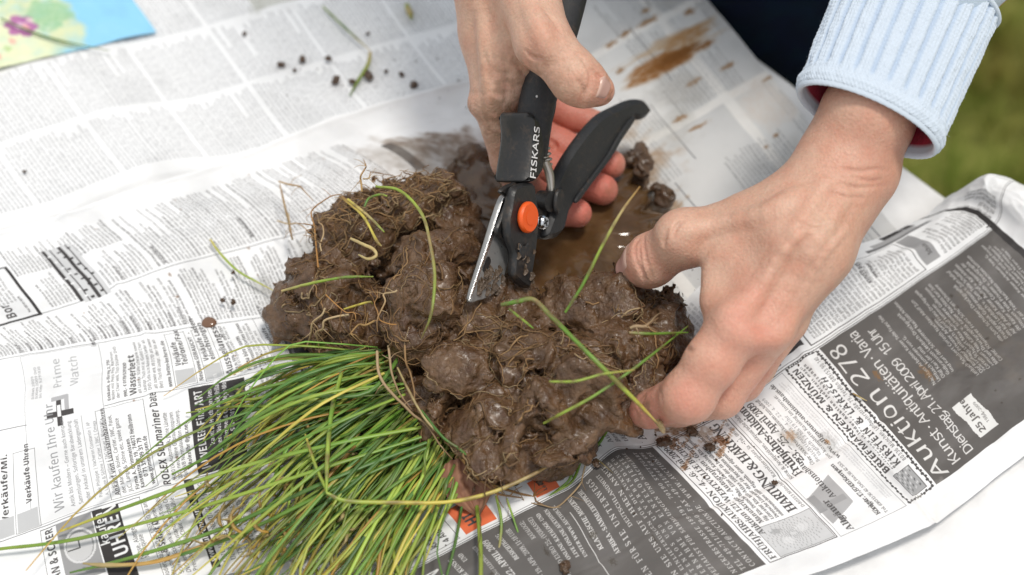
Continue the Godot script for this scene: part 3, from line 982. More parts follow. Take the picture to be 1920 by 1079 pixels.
# ---------------------------------------------------------------- the setting
func build_view():
	setup_view_numbers()
	var cam := Camera3D.new()
	cam.name = "camera"
	add_child(cam)
	cam.position = cam_pos
	cam.basis = Basis(cam_r, cam_u, -cam_f)
	var at := CameraAttributesPhysical.new()
	at.frustum_focal_length = 12.0 / (539.5 / FX)
	at.exposure_aperture = 4.6
	at.frustum_focus_distance = 0.872
	at.frustum_near = 0.05
	at.frustum_far = 60.0
	cam.attributes = at
	cam.fov = rad_to_deg(2.0 * atan(539.5 / FX))
	cam.near = 0.05
	cam.far = 60.0
	cam.current = true
	var we := WorldEnvironment.new()
	we.name = "world_environment"
	var e := Environment.new()
	e.background_mode = Environment.BG_SKY
	e.tonemap_mode = Environment.TONE_MAPPER_LINEAR
	e.tonemap_exposure = 1.42
	e.sdfgi_enabled = true
	e.ssao_enabled = true
	e.ssil_enabled = true
	var sm := ProceduralSkyMaterial.new()
	sm.sky_top_color = Color(0.92, 0.93, 0.945)
	sm.sky_horizon_color = Color(0.80, 0.81, 0.82)
	sm.sky_curve = 0.25
	sm.ground_bottom_color = Color(0.20, 0.22, 0.12)
	sm.ground_horizon_color = Color(0.55, 0.56, 0.52)
	sm.ground_curve = 0.05
	sm.sun_angle_max = 1.0
	sm.energy_multiplier = 0.72
	e.sky = Sky.new()
	e.sky.sky_material = sm
	we.environment = e
	add_child(we)
	var sun := DirectionalLight3D.new()
	sun.name = "sun_behind_cloud"
	sun.light_energy = 0.5
	sun.light_angular_distance = 12.0
	sun.light_color = Color(1.0, 0.975, 0.94)
	sun.shadow_enabled = true
	sun.look_at_from_position(Vector3(0.22, 1.0, -0.02), Vector3.ZERO, Vector3.UP)
	add_child(sun)

func build_setting():
	# lawn, 0.72 m below the table top
	var lm := mat(Color.WHITE, 0.95, 0.2)
	var gp := PackedVector3Array()
	var gc := PackedColorArray()
	var nn := 90
	for j in nn:
		for i in nn:
			var x := (float(i) / (nn - 1) - 0.5)
			var z := (float(j) / (nn - 1) - 0.5)
			x = x * absf(x) * 4.0 * 60.0
			z = z * absf(z) * 4.0 * 60.0
			gp.append(Vector3(x, -0.74 + noise_a.get_noise_2d(x * 2.0, z * 2.0) * 0.03, z))
			var t := clampf(noise_b.get_noise_2d(x * 3.0, z * 3.0) + 0.5, 0, 1)
			gc.append(Color(0.14, 0.17, 0.035).lerp(Color(0.20, 0.16, 0.06), t))
	lm.vertex_color_use_as_albedo = true
	tag(put("lawn_ground", grid(nn, nn, gp, PackedVector2Array(), false, gc), lm), "", "", "", "structure")
	# grass of the lawn
	var s := Soup.new()
	for k in 7:
		var a := k * 2.4
		var b := Vector3(cos(a), 0, sin(a)) * 0.012 * (k % 3)
		var tip := b + Vector3(cos(a * 1.7) * 0.035, 0.05 + 0.008 * (k % 4), sin(a * 1.7) * 0.035)
		tube(s, [b, b.lerp(tip, 0.5) + Vector3(0, 0.008, 0), tip], [0.0017, 0.0013, 0.0003], [Color.WHITE], 3, 3, 0.4)
	var mm := MultiMesh.new()
	mm.transform_format = MultiMesh.TRANSFORM_3D
	mm.use_colors = true
	mm.mesh = soup_mesh(s)
	mm.instance_count = 15000
	for k in 15000:
		var q := Vector3(rng.randf_range(-1.2, 2.4), -0.74, rng.randf_range(-2.8, 0.9))
		q.y += noise_a.get_noise_2d(q.x * 2.0, q.z * 2.0) * 0.03
		var sc := rng.randf_range(0.6, 1.25)
		mm.set_instance_transform(k, Transform3D(Basis(Vector3.UP, rng.randf() * TAU).scaled(Vector3(sc, sc, sc)), q))
		var t := clampf(noise_c.get_noise_2d(q.x * 2.5, q.z * 2.5) * 1.3 + 0.15 + rng.randf_range(-0.2, 0.2), 0, 1)
		mm.set_instance_color(k, Color(0.22, 0.30, 0.045).lerp(Color(0.36, 0.28, 0.075), t))
	var mi := MultiMeshInstance3D.new()
	mi.name = "lawn_grass"
	mi.multimesh = mm
	var gm := vmat(0.7, 0.3)
	mi.material_override = gm
	add_child(mi)
	tag(mi, "short green and straw coloured lawn grass below the table", "grass", "", "stuff")

func build_table():
	var a := P(1290, 0)
	var b := P(1800, 375)
	var e := (b - a).normalized()
	var inward := Vector3(-e.z, 0, e.x)
	if inward.x > 0: inward = -inward
	var t := thing("table", "white plastic garden table with rounded edge under the newspaper", "table", a)
	var w := 0.82
	var xf := Transform3D(Basis(e, inward, Vector3.UP), Vector3.ZERO)
	if xf.basis.determinant() < 0: xf = Transform3D(Basis(e, inward, Vector3.UP), Vector3.ZERO)
	var ol := PackedVector2Array()
	var r := 0.04
	for c in [[0.75, r, 0.0], [0.75, w - r, 1.0], [-0.95, w - r, 2.0], [-0.95, r, 3.0]]:
		for k in 7:
			var an: float = -PI / 2 + c[2] * PI / 2 + k * PI / 12
			ol.append(Vector2(c[0] + cos(an) * r, c[1] + sin(an) * r))
	var white := mat(srgb(0.80, 0.80, 0.80), 0.35, 0.5)
	bump(white, noise_tex(71, 0.02, 4), 0.03, 6.0)
	white.albedo_texture = tone_tex(noise_tex(72, 0.01, 5), 0.96, 1.0)
	var s := Soup.new()
	bevel_prism(s, ol, -0.034, 0.0, 0.007, xf)
	put("table_top", soup_mesh(s), white, t)
	var rim := Soup.new()
	bevel_prism(rim, PackedVector2Array([Vector2(-0.95, 0.02), Vector2(0.75, 0.02), Vector2(0.75, 0.05), Vector2(-0.95, 0.05)]), -0.08, -0.0345, 0.004, xf)
	bevel_prism(rim, PackedVector2Array([Vector2(-0.95, w - 0.05), Vector2(0.75, w - 0.05), Vector2(0.75, w - 0.02), Vector2(-0.95, w - 0.02)]), -0.08, -0.0345, 0.004, xf)
	put("apron", soup_mesh(rim), white, t)
	for q in [[-0.88, 0.1], [0.68, 0.1], [-0.88, w - 0.1], [0.68, w - 0.1]]:
		var l := Soup.new()
		var top := xf * Vector3(q[0], q[1], -0.035)
		tube(l, [top, top - Vector3(0, 0.70, 0)], [0.02, 0.016], [Color.WHITE], 12, 2)
		put("leg", soup_mesh(l), white, t)

func page_spot(ctrl: Array, xs: Array, ys: Array, px: float, py: float) -> Vector2:   # which millimetres of a page lie at a spot of the table
	var want := P(px, py, 0.004)
	var best := Vector2.ZERO
	var bd := 1e9
	var c := Vector2(0.5, 0.5)
	var span := 0.5
	for it in 5:
		var b0 := c
		for j in 13:
			for i in 13:
				var u := c.x + (i / 6.0 - 1.0) * span
				var v := c.y + (j / 6.0 - 1.0) * span
				var line := []
				for row in ctrl: line.append(catmull(row, u))
				var q: Vector3 = catmull(line, v)
				var d := Vector2(q.x - want.x, q.z - want.z).length_squared()
				if d < bd:
					bd = d
					b0 = Vector2(u, v)
		c = b0
		span *= 0.3
	return Vector2(catmull_f(xs, c.x), catmull_f(ys, c.y))

func stain_px(p: Page, g: Array, px: float, py: float, w: float, h: float, col: Color, sd: int, edge := 0.35, rough := 0.6, rim := 0.0):
	# a stain given by where it lies on the table; w and h in millimetres along the print
	var q := page_spot(g[0], g[1], g[2], px, py)
	stain(p, q.x, q.y, w, h, col, sd, edge, rough, rim)

func arc(ctrl: Array, col: int) -> Array:
	var out := [0.0]
	for j in range(1, ctrl.size()):
		out.append(out[-1] + ctrl[j][col].distance_to(ctrl[j - 1][col]) * 1000.0)
	return out

func bump_at(x: float, c: float, w: float) -> float:
	return exp(-pow((x - c) / w, 2.0))

func build_papers():
	# soaked sheet at the back
	var fc := rows_from_px([[[1120, 830], [590, 200]], [[1420, 655], [890, 20]], [[1720, 480], [1195, -150]]])
	var fx := [0.0, 430.0]
	var fy := arc(fc, 0)
	var p := print_soaked_page()
	var fg := [fc, fx, fy]
	stain_px(p, fg, 1300, 90, 26, 70, Color8(196, 184, 170, 255), 901, 0.5, 0.4)
	stain_px(p, fg, 1440, 190, 80, 60, Color8(214, 206, 198, 220), 913, 0.5, 0.4)
	stain_px(p, fg, 1250, 80, 16, 92, Color8(188, 160, 128, 235), 902, 0.6, 0.6)
	stain_px(p, fg, 1232, 126, 30, 70, Color8(146, 98, 54, 255), 903, 0.4, 0.22)
	stain_px(p, fg, 1262, 112, 24, 52, Color8(132, 86, 44, 255), 907, 0.4, 0.22)
	stain_px(p, fg, 1275, 100, 14, 42, Color8(120, 78, 40, 255), 904, 0.35, 0.5)
	stain_px(p, fg, 1290, 68, 24, 62, Color8(164, 124, 82, 240), 905, 0.5, 0.3)
	stain_px(p, fg, 1322, 84, 9, 20, Color8(130, 84, 44, 240), 906, 0.35, 0.6)
	for q in [[1215, 42, 9, 22], [1172, 66, 8, 14], [1210, 20, 8, 10], [1365, 122, 7, 16], [1300, 152, 8, 14], [1293, 20, 10, 12], [1163, 133, 7, 10], [1277, 220, 8, 14], [1457, 138, 6, 16], [1438, 272, 4, 5], [1456, 250, 5, 6], [1145, 85, 8, 14], [1310, 235, 5, 22]]:
		stain_px(p, fg, q[0], q[1], q[2], q[3], Color8(134, 92, 52, 225), int(q[0]), 0.5, 0.7)
	stain_px(p, fg, 1190, 320, 70, 90, Color8(150, 118, 88, 170), 921, 0.6, 0.5)
	stain_px(p, fg, 1235, 400, 40, 50, Color8(140, 104, 70, 190), 922, 0.5, 0.7)
	stain_px(p, fg, 1150, 250, 50, 60, Color8(160, 136, 112, 150), 923, 0.6, 0.6)
	stain_px(p, fg, 1270, 170, 60, 60, Color8(170, 166, 160, 120), 920, 0.6, 0.4)
	sheet("newspaper_sheet", "soaked grey sheet with brown mud stains near the table edge", fc, fx, fy, Vector2(430, 420), 0.0005, p, 0.0012, func(_x, _y, _u, _v): return 0.0, 60, 80)
	# the blurred text sheet
	var ac := []
	for q in [[-190, 325], [0, 277], [211, 206], [356, 188], [516, 145], [700, 90], [880, 40], [1010, 4]]:
		var L1 := Vector2(q[0], q[1])
		var k := clampf((q[0] + 190.0) / 1200.0, 0, 1)
		var dn := Vector2(82, 112) * lerpf(1.03, 0.88, k)
		var up := Vector2(-78, -107) * lerpf(1.05, 0.9, k)
		var line := []
		for v in [L1 + dn * 1.27, L1 + dn, L1, L1 + up, L1 + up * 1.95, L1 + up * 2.85, L1 + up * 4.5]:
			line.append(P(v.x, v.y))
		ac.append(line)
	var ax := [0.0, 12.0, 62.0, 112.0, 162.0, 212.0, 320.0]
	var ay := arc(ac, 2)
	p = print_text_page()
	sheet("newspaper_sheet", "sheet of small dense text columns under the colour page", ac, ax, ay, Vector2(330, 470), 0.0022, p, 0.0009, func(x, _y, _u, _v): return 0.0022 * bump_at(x, 14.0, 10.0) - 0.0012 * bump_at(x, 0.0, 4.0), 110, 110)
	# colour page
	var cc := rows_from_px([[[-150, 190], [-290, 0]], [[130, 110], [-10, -85]], [[297, 75], [150, -125]]])
	p = print_colour_page()
	sheet("colour_page", "colour picture page with blue sky lying on the text sheet", cc, [0.0, 100.0], [0.0, 90.0, 150.0], Vector2(200, 220), 0.0046, p, 0.0008, func(_x, _y, _u, v): return 0.001 * sin(v * 9.0), 40, 60)
	# classified page
	var bpx := [[[0, 1230], [-20, 1030], [-20, 822], [-25, 705], [-70, 655], [-160, 520]], [[290, 1130], [235, 948], [200, 772], [190, 658], [130, 585], [40, 470]], [[540, 1060], [480, 880], [470, 712], [430, 615], [370, 500], [265, 400]], [[710, 1000], [650, 825], [640, 670], [600, 585], [540, 450], [430, 345]], [[980, 920], [900, 750], [880, 600], [850, 520], [800, 390], [640, 270]], [[1190, 860], [1110, 690], [1090, 540], [1060, 455], [1010, 330], [860, 205]]]
	var first := []
	for k in 6: first.append([bpx[0][k][0] - (bpx[1][k][0] - bpx[0][k][0]) * 0.6, bpx[0][k][1] - (bpx[1][k][1] - bpx[0][k][1]) * 0.6])
	bpx.push_front(first)
	for r in bpx: r.append([r[5][0] + (r[5][0] - r[4][0]) * 0.2, r[5][1] + (r[5][1] - r[4][1]) * 0.2])
	var far := []
	for k in 7: far.append([bpx[6][k][0] + (bpx[6][k][0] - bpx[5][k][0]) * 0.5, bpx[6][k][1] + (bpx[6][k][1] - bpx[5][k][1]) * 0.5])
	bpx.append(far)
	var bc := rows_from_px(bpx)
	var bx := [0.0, 66.0, 129.0, 170.0, 206.0, 272.0, 286.0]
	var by := [-45.0, 0.0, 75.0, 150.0, 205.0, 290.0, 362.0, 398.0]
	p = print_classified()
	var bg := [bc, bx, by]
	stain_px(p, bg, 860, 300, 60, 60, Color8(112, 92, 76, 190), 930, 0.6, 0.8)
	stain_px(p, bg, 800, 300, 40, 60, Color8(140, 134, 126, 120), 931, 0.6, 0.6)
	for q in [[545, 640, 46, 40], [520, 560, 30, 36], [470, 940, 44, 50], [560, 900, 40, 60], [600, 720, 50, 60], [640, 960, 60, 50], [590, 480, 30, 40]]:
		stain_px(p, bg, q[0], q[1], q[2], q[3], Color8(150, 148, 143, 120), q[0], 0.6, 0.35)
	var shifted := []
	for y in by: shifted.append(y + 45.0)
	sheet("newspaper_sheet", "classified page with watch adverts under the grass, left", bc, bx, by, Vector2(300, 440), 0.0042, p, 0.0011, func(x, y, _u, _v): return 0.004 * bump_at(x, 168.0 + y * 0.02, 9.0) * bump_at(y, 0.0, 110.0) - 0.001 * bump_at(x, 150.0, 10.0) + 0.0028 * bump_at(x, 212.0 + y * 0.08, 12.0) + 0.002 * bump_at(x, 245.0, 8.0) + 0.0035 * bump_at(x, 284.0, 8.0) + 0.002 * sin(y * 0.06) * bump_at(x, 190.0, 30.0) + 0.0018 * maxf(0.0, 1.0 - absf(y - 92.0 - x * 0.06) / 4.0) - 0.0018 * maxf(0.0, 1.0 - absf(x - 150.0 - y * 0.03) / 4.0) + 0.0018 * ridge.get_noise_2d(x * 0.03, y * 0.03) * bump_at(x, 100.0, 50.0) * bump_at(y, 150.0, 70.0), 170, 200)
	# auction page
	var rule := [[802, 1071], [1053, 940], [1144, 867], [1227, 851], [1355, 792], [1459, 717], [1528, 672], [1690, 562]]
	var marg := [[1010, 1290], [1215, 1190], [1330, 1120], [1441, 1073], [1569, 1026], [1690, 970], [1746, 933], [1900, 815]]
	var cr := []
	var cy := [0.0, 75.0, 114.0, 145.0, 189.0, 233.0, 259.0, 329.0, 407.0, 424.0, 440.0]
	for k in rule.size():
		var a := P(rule[k][0], rule[k][1])
		var b := P(marg[k][0], marg[k][1])
		cr.append([a + (b - a) * 1.15, a + (b - a) * 0.5, a, a - (b - a) * 0.35, a - (b - a) * 0.7])
	cr[7][4] = P(1596, 474)
	cr[7][3] = P(1640, 508, 0.002)
	cr.append([P(2118, 736, 0.012), P(1965, 566, 0.016), P(1852, 450, 0.018), P(1797, 413, 0.016), P(1716, 430, 0.001)])
	cr.append([P(2160, 660, 0.024), P(1990, 486, 0.030), P(1872, 392, 0.033), P(1822, 372, 0.030), P(1752, 404, 0.002)])
	cr.append([P(2180, 620, 0.022), P(2010, 456, 0.030), P(1884, 366, 0.035), P(1836, 350, 0.033), P(1776, 386, 0.006)])
	cr.append([P(2200, 610, 0.008), P(2040, 450, 0.012), P(1910, 368, 0.014), P(1860, 352, 0.014), P(1800, 384, 0.002)])
	cy.append(452.0)
	var fst := []
	for k in 5: fst.append(cr[0][k] - (cr[1][k] - cr[0][k]) * 0.6)
	cr.push_front(fst)
	cy.push_front(-45.0)
	var cys := []
	for y in cy: cys.append(y + 60.0)
	var cx := [0.0, 68.0, 120.75, 157.5, 194.0]
	p = print_auctions()
	sheet("newspaper_sheet", "auction page with two dark grey advertisements, curling up at right", cr, cx, cys, Vector2(195, 500), 0.0078, p, 0.0013, func(x, y, _u, _v): return 0.0035 * bump_at(x - (y - 160.0) * 0.15, 100.0, 14.0) * bump_at(y, 150.0, 50.0) + 0.002 * bump_at(y, 178.0, 6.0) + 0.0025 * bump_at(y, 318.0, 9.0) * bump_at(x, 40.0, 40.0) + 0.003 * bump_at(x + (y - 400.0) * 0.4, 150.0, 9.0) * bump_at(y, 400.0, 60.0) + 0.0022 * ridge.get_noise_2d(x * 0.012, y * 0.02) * bump_at(y, 485.0, 34.0) + 0.0022 * ridge.get_noise_2d(x * 0.045, y * 0.045) * bump_at(x, 45.0, 34.0) * bump_at(y, 385.0, 40.0) + 0.002 * maxf(0.0, 1.0 - absf(y - 300.0 - x * 0.1) / 4.0) - 0.002 * maxf(0.0, 1.0 - absf(x - 70.0 + y * 0.02) / 4.0), 150, 250)

# ---------------------------------------------------------------- mud, roots, grass
var mud_mat: StandardMaterial3D
var root_mat: StandardMaterial3D
var blade_mat: StandardMaterial3D
var fuzz := FastNoiseLite.new()
var ridge := FastNoiseLite.new()

func setup_mud():
	fuzz.seed = 31
	fuzz.frequency = 1.0
	fuzz.fractal_octaves = 3
	fuzz.noise_type = FastNoiseLite.TYPE_SIMPLEX
	ridge.seed = 77
	ridge.frequency = 1.0
	ridge.noise_type = FastNoiseLite.TYPE_SIMPLEX
	ridge.fractal_type = FastNoiseLite.FRACTAL_RIDGED
	ridge.fractal_octaves = 3
	mud_mat = vmat(1.0, 0.5)
	mud_mat.roughness_texture = tone_tex(noise_tex(51, 0.012, 4), 0.16, 0.78)
	mud_mat.roughness_texture_channel = BaseMaterial3D.TEXTURE_CHANNEL_RED
	mud_mat.clearcoat_enabled = true
	mud_mat.clearcoat = 0.45
	mud_mat.clearcoat_texture = tone_tex(noise_tex(55, 0.010, 3), 0.0, 1.0)
	mud_mat.clearcoat_roughness = 0.24
	bump(mud_mat, noise_tex(53, 0.024, 5), 0.13, 26.0)
	root_mat = vmat(0.55, 0.4)
	blade_mat = vmat(0.42, 0.5)
	blade_mat.subsurf_scatter_enabled = true
	blade_mat.subsurf_scatter_strength = 0.08

func tone_tex(t: ImageTexture, lo: float, hi: float) -> ImageTexture:     # stretches a noise picture between two values
	var im := t.get_image()
	im.convert(Image.FORMAT_L8)
	var b := im.get_data()
	for i in b.size():
		b[i] = int(255.0 * lerpf(lo, hi, clampf((b[i] / 255.0 - 0.25) * 2.0, 0, 1)))
	return ImageTexture.create_from_image(Image.create_from_data(im.get_width(), im.get_height(), false, Image.FORMAT_L8, b))

func mud_field(lumps: Array, holes: Array, cell: float, k: float, rough := 1.0, floor_y := 0.008, clod := 1.0) -> Field:
	# lumps: [x, y, h, x, y, h, radius in picture points]
	var lo := Vector3(9, 9, 9)
	var hi := -lo
	var caps := []
	for l in lumps:
		var a := P(l[0], l[1], l[2])
		var b := P(l[3], l[4], l[5])
		var r := px_m(l[6], a)
		caps.append([a, b, r])
		lo = lo.min(a - Vector3.ONE * (r + 0.014)).min(b - Vector3.ONE * (r + 0.014))
		hi = hi.max(a + Vector3.ONE * (r + 0.014)).max(b + Vector3.ONE * (r + 0.014))
	lo.y = maxf(lo.y, floor_y - 0.012)
	var f := Field.new(lo, hi, cell)
	for q in caps: f.capsule(q[0], q[1], q[2], q[2], k)
	for h in holes:
		var a := P(h[0], h[1], h[2])
		f.carve(a, P(h[3], h[4], h[5]), px_m(h[6], a), 0.006)
	# smaller clods pressed into the mass, with clefts between them
	rng.seed = 4100 + lumps.size() * 7 + holes.size()
	var area := int((hi.x - lo.x) * (hi.z - lo.z) * 3600.0 * rough)
	for q in int((caps.size() * 2.4 + area * 0.22) * minf(clod, 1.0)):
		var cp: Array = caps[q % caps.size()]
		var at0: Vector3 = cp[0].lerp(cp[1], rng.randf())
		var dir := Vector3(rng.randf_range(-1, 1), rng.randf_range(-0.15, 1.0), rng.randf_range(-0.5, 1)).normalized()
		var s0 := f.onto(at0 + dir * float(cp[2]), 0.0)
		var r := rng.randf_range(0.009, 0.021) * clod
		var flat := (dir + Vector3(rng.randf_range(-0.4, 0.4), 0.3, rng.randf_range(-0.4, 0.4))).normalized()
		var len := Vector3(rng.randf_range(-1, 1), rng.randf_range(-0.4, 0.4), rng.randf_range(-1, 1)) * r * 0.8
		f.capsule(s0 - f.grad(s0) * r * 0.20 - len * 0.5, s0 - f.grad(s0) * r * 0.20 + len * 0.5, r, r * 0.7, 0.0022, flat, 0.32)
		if q % 3 == 0:
			var tang := f.grad(s0).cross(Vector3(rng.randf_range(-1, 1), 0.4, rng.randf_range(-1, 1))).normalized()
			var c0 := f.onto(s0 + tang * r * 1.2, 0.0005)
			f.carve(c0, f.onto(c0 + tang.cross(f.grad(c0)) * rng.randf_range(0.006, 0.02), -0.001), rng.randf_range(0.0014, 0.0030), 0.0016)
	# smears and grit
	for z in f.nz:
		for y in f.ny:
			var at := (z * f.ny + y) * f.nx
			for x in f.nx:
				var d := f.d[at + x]
				if absf(d) > 0.016: continue
				var p := f.o + Vector3(x, y, z) * cell
				var w := Vector3(fuzz.get_noise_3dv(p * 30.0), fuzz.get_noise_3dv(p * 30.0 + Vector3(9, 0, 0)), fuzz.get_noise_3dv(p * 30.0 + Vector3(0, 9, 0))) * 0.014
				var q := p + w
				d -= fuzz.get_noise_3dv(q * 27.0) * 0.0085 * rough
				if absf(d) < 0.009:
					# smeared and torn places
					var torn := smoothstep(-0.02, 0.34, fuzz.get_noise_3dv(p * 22.0 + Vector3(3, 1, 7)))
					var st := Vector3(q.x * 70.0 + q.z * 40.0, q.y * 110.0, q.z * 70.0 - q.x * 25.0)
					var led := fuzz.get_noise_3dv(st) * 2.6
					var fl := led - floorf(led)
					var step := (floorf(led) + smoothstep(0.30, 0.55, fl)) / 2.6
					d -= (step * 0.0058 + ridge.get_noise_3d(q.x * 45.0, q.y * 70.0, q.z * 45.0) * 0.0011) * lerpf(0.22, 1.05, torn) * rough
					if absf(d) < 0.005:
						d -= fuzz.get_noise_3dv(q * 210.0) * 0.0013 * torn + fuzz.get_noise_3d(q.x * 300.0 + q.z * 150.0, q.y * 300.0, q.z * 60.0) * 0.0007
				d = maxf(d, floor_y - p.y)
				f.d[at + x] = d
	return f

func mud_mesh(f: Field) -> ArrayMesh:
	var m := nets(f)
	var c := PackedColorArray()
	for p in m[0]:
		var t := clampf(fuzz.get_noise_3dv(p * 55.0) * 0.9 + 0.45, 0, 1)
		var u := clampf(fuzz.get_noise_3dv(p * 300.0) * 1.2 + 0.5, 0, 1)
		var col := Color(0.080, 0.039, 0.016).lerp(Color(0.160, 0.088, 0.042), t)
		c.append(col.lerp(Color(0.066, 0.035, 0.018), (1.0 - u) * 0.45))
	return array_mesh(m[0], m[1], m[2], c)

const ROOT_TONES := [Color(0.30, 0.185, 0.085), Color(0.22, 0.125, 0.055), Color(0.40, 0.29, 0.16), Color(0.15, 0.085, 0.04), Color(0.34, 0.20, 0.09)]

func drape_root(s: Soup, f: Field, start: Vector3, dir: Vector3, n: int, step: float, r: float, col: Color, lift := 0.0005, wander := 0.55):
	# a thin root that creeps over the surface of a clod
	var p := f.onto(start, lift)
	var path := [p]
	var ph := rng.randf() * 9.0
	for k in n:
		var g := f.grad(p)
		var side := g.cross(dir).normalized()
		dir = (dir - g * dir.dot(g) + side * rng.randf_range(-wander, wander) * 0.6).normalized()
		var nx := p + dir * step
		var l := lift + maxf(0.0, sin(k * 0.7 + ph)) * 0.0016
		nx = f.onto(nx, l)
		if nx.distance_to(p) > step * 2.2: break
		p = nx
		path.append(p)
	if path.size() < 3: return
	tube(s, path, [r, r * 0.85, r * 0.35], [col, col.lerp(Color(0.11, 0.07, 0.04), rng.randf() * 0.6)], 5, path.size() * 2)

func loose_root(s: Soup, pts: Array, r: float, col: Color, col2 := Color(0.16, 0.09, 0.04)):
	# pts: [x, y, h] picture spots
	var path := []
	for k in pts.size():
		var q: Array = pts[k]
		path.append(P(q[0] + rng.randf_range(-3, 3), q[1] + rng.randf_range(-3, 3), q[2]))
		if k + 1 < pts.size():
			var w: Array = pts[k + 1]
			path.append(P((q[0] + w[0]) * 0.5 + rng.randf_range(-5, 5), (q[1] + w[1]) * 0.5 + rng.randf_range(-5, 5), (q[2] + w[2]) * 0.5 + 0.001))
	tube(s, path, [r, r, r * 0.8, r * 0.4], [col, col2], 6)
	for b in 3:                                                  # side rootlets
		var k := rng.randi_range(1, path.size() - 2)
		var a: Vector3 = path[k]
		var d := (cam_r * rng.randf_range(-1, 1) + cam_u * rng.randf_range(-1, 1)).normalized()
		tube(s, [a, a + d * 0.004 + Vector3(0, 0.0012, 0), a + d * 0.008 + cam_r * rng.randf_range(-0.003, 0.003)], [r * 0.45, r * 0.2], [col, col2], 4, 6)

func fine_roots(f: Field, n: int, box_px: Array, called: String, parent: Node, tmin := 8, tmax := 22):
	var s := Soup.new()
	for k in n:
		var b: Array = box_px[k % box_px.size()]
		var a := P(b[0] + rng.randf_range(-b[2], b[2]), b[1] + rng.randf_range(-b[3], b[3]), b[4])
		# come down on the clod along the sight line
		var ray := (a - cam_pos).normalized()
		var q := a - ray * 0.06
		var hit := false
		for it in 40:
			var d := f.at(q)
			if d < 0.0006:
				hit = true
				break
			q += ray * clampf(d * 0.8, 0.0007, 0.012)
		if not hit: continue
		var an: float = rng.randf_range(-0.5, 0.9) + (PI if rng.randf() < 0.4 else 0.0) + (b[5] if b.size() > 5 else 0.0)
		var dir := cam_r * cos(an) + cam_u * sin(an)
		drape_root(s, f, q, dir, rng.randi_range(tmin, tmax), 0.0026, (rng.randf_range(0.00016, 0.00034) if rng.randf() < 0.8 else rng.randf_range(0.0004, 0.00065)), ROOT_TONES[rng.randi() % 5] * rng.randf_range(0.55, 1.0), 0.0002)
	var o := put(called, soup_mesh(s), root_mat, parent)
	tag(o, "", "", "", "stuff")

func blade(path_px: Array, w_px: float, cols: Array, parent: Node, called := "grass_blade", squash := 0.55, sides := 7, on: Field = null):
	var path := []
	for q in path_px: path.append(P(q[0], q[1], q[2]))
	var r := px_m(w_px * 0.36, path[path.size() / 2])
	if on:                                                       # rests on the clod, ends sunk in the mud
		for k in path.size():
			var d := on.at(path[k])
			if d < r * 0.6: path[k] += on.grad(path[k]) * (r * 0.6 - d)
			elif d < 0.006 and k > 0 and k < path.size() - 1: path[k] -= on.grad(path[k]) * (d - r * 0.6) * 0.7
	var s := Soup.new()
	tube(s, path, [r * 0.8, r, r * 1.05, r * 0.92, r, r * 0.8, r * 0.45], cols, sides, maxi(10, path.size() * 5), squash)
	var dirty := 0.75 if called == "stalk" else 0.14
	for k in s.v.size():
		var w := fuzz.get_noise_3dv(s.v[k] * 160.0)
		s.c[k] = (s.c[k] * (1.0 + 0.25 * fuzz.get_noise_3dv(s.v[k] * 420.0))).lerp(Color(0.13, 0.075, 0.04), clampf(w * 2.2 + 0.1, 0, 1) * dirty)
		s.v[k] += s.n[k] * (w * r * 0.22)
	put(called, soup_mesh(s), blade_mat, parent)

const GREEN := Color(0.120, 0.245, 0.030)
const DEEP := Color(0.062, 0.155, 0.026)
const LIME := Color(0.27, 0.37, 0.050)
const YELLOW := Color(0.55, 0.45, 0.08)
const OCHRE := Color(0.45, 0.25, 0.045)
const STRAW := Color(0.42, 0.32, 0.14)

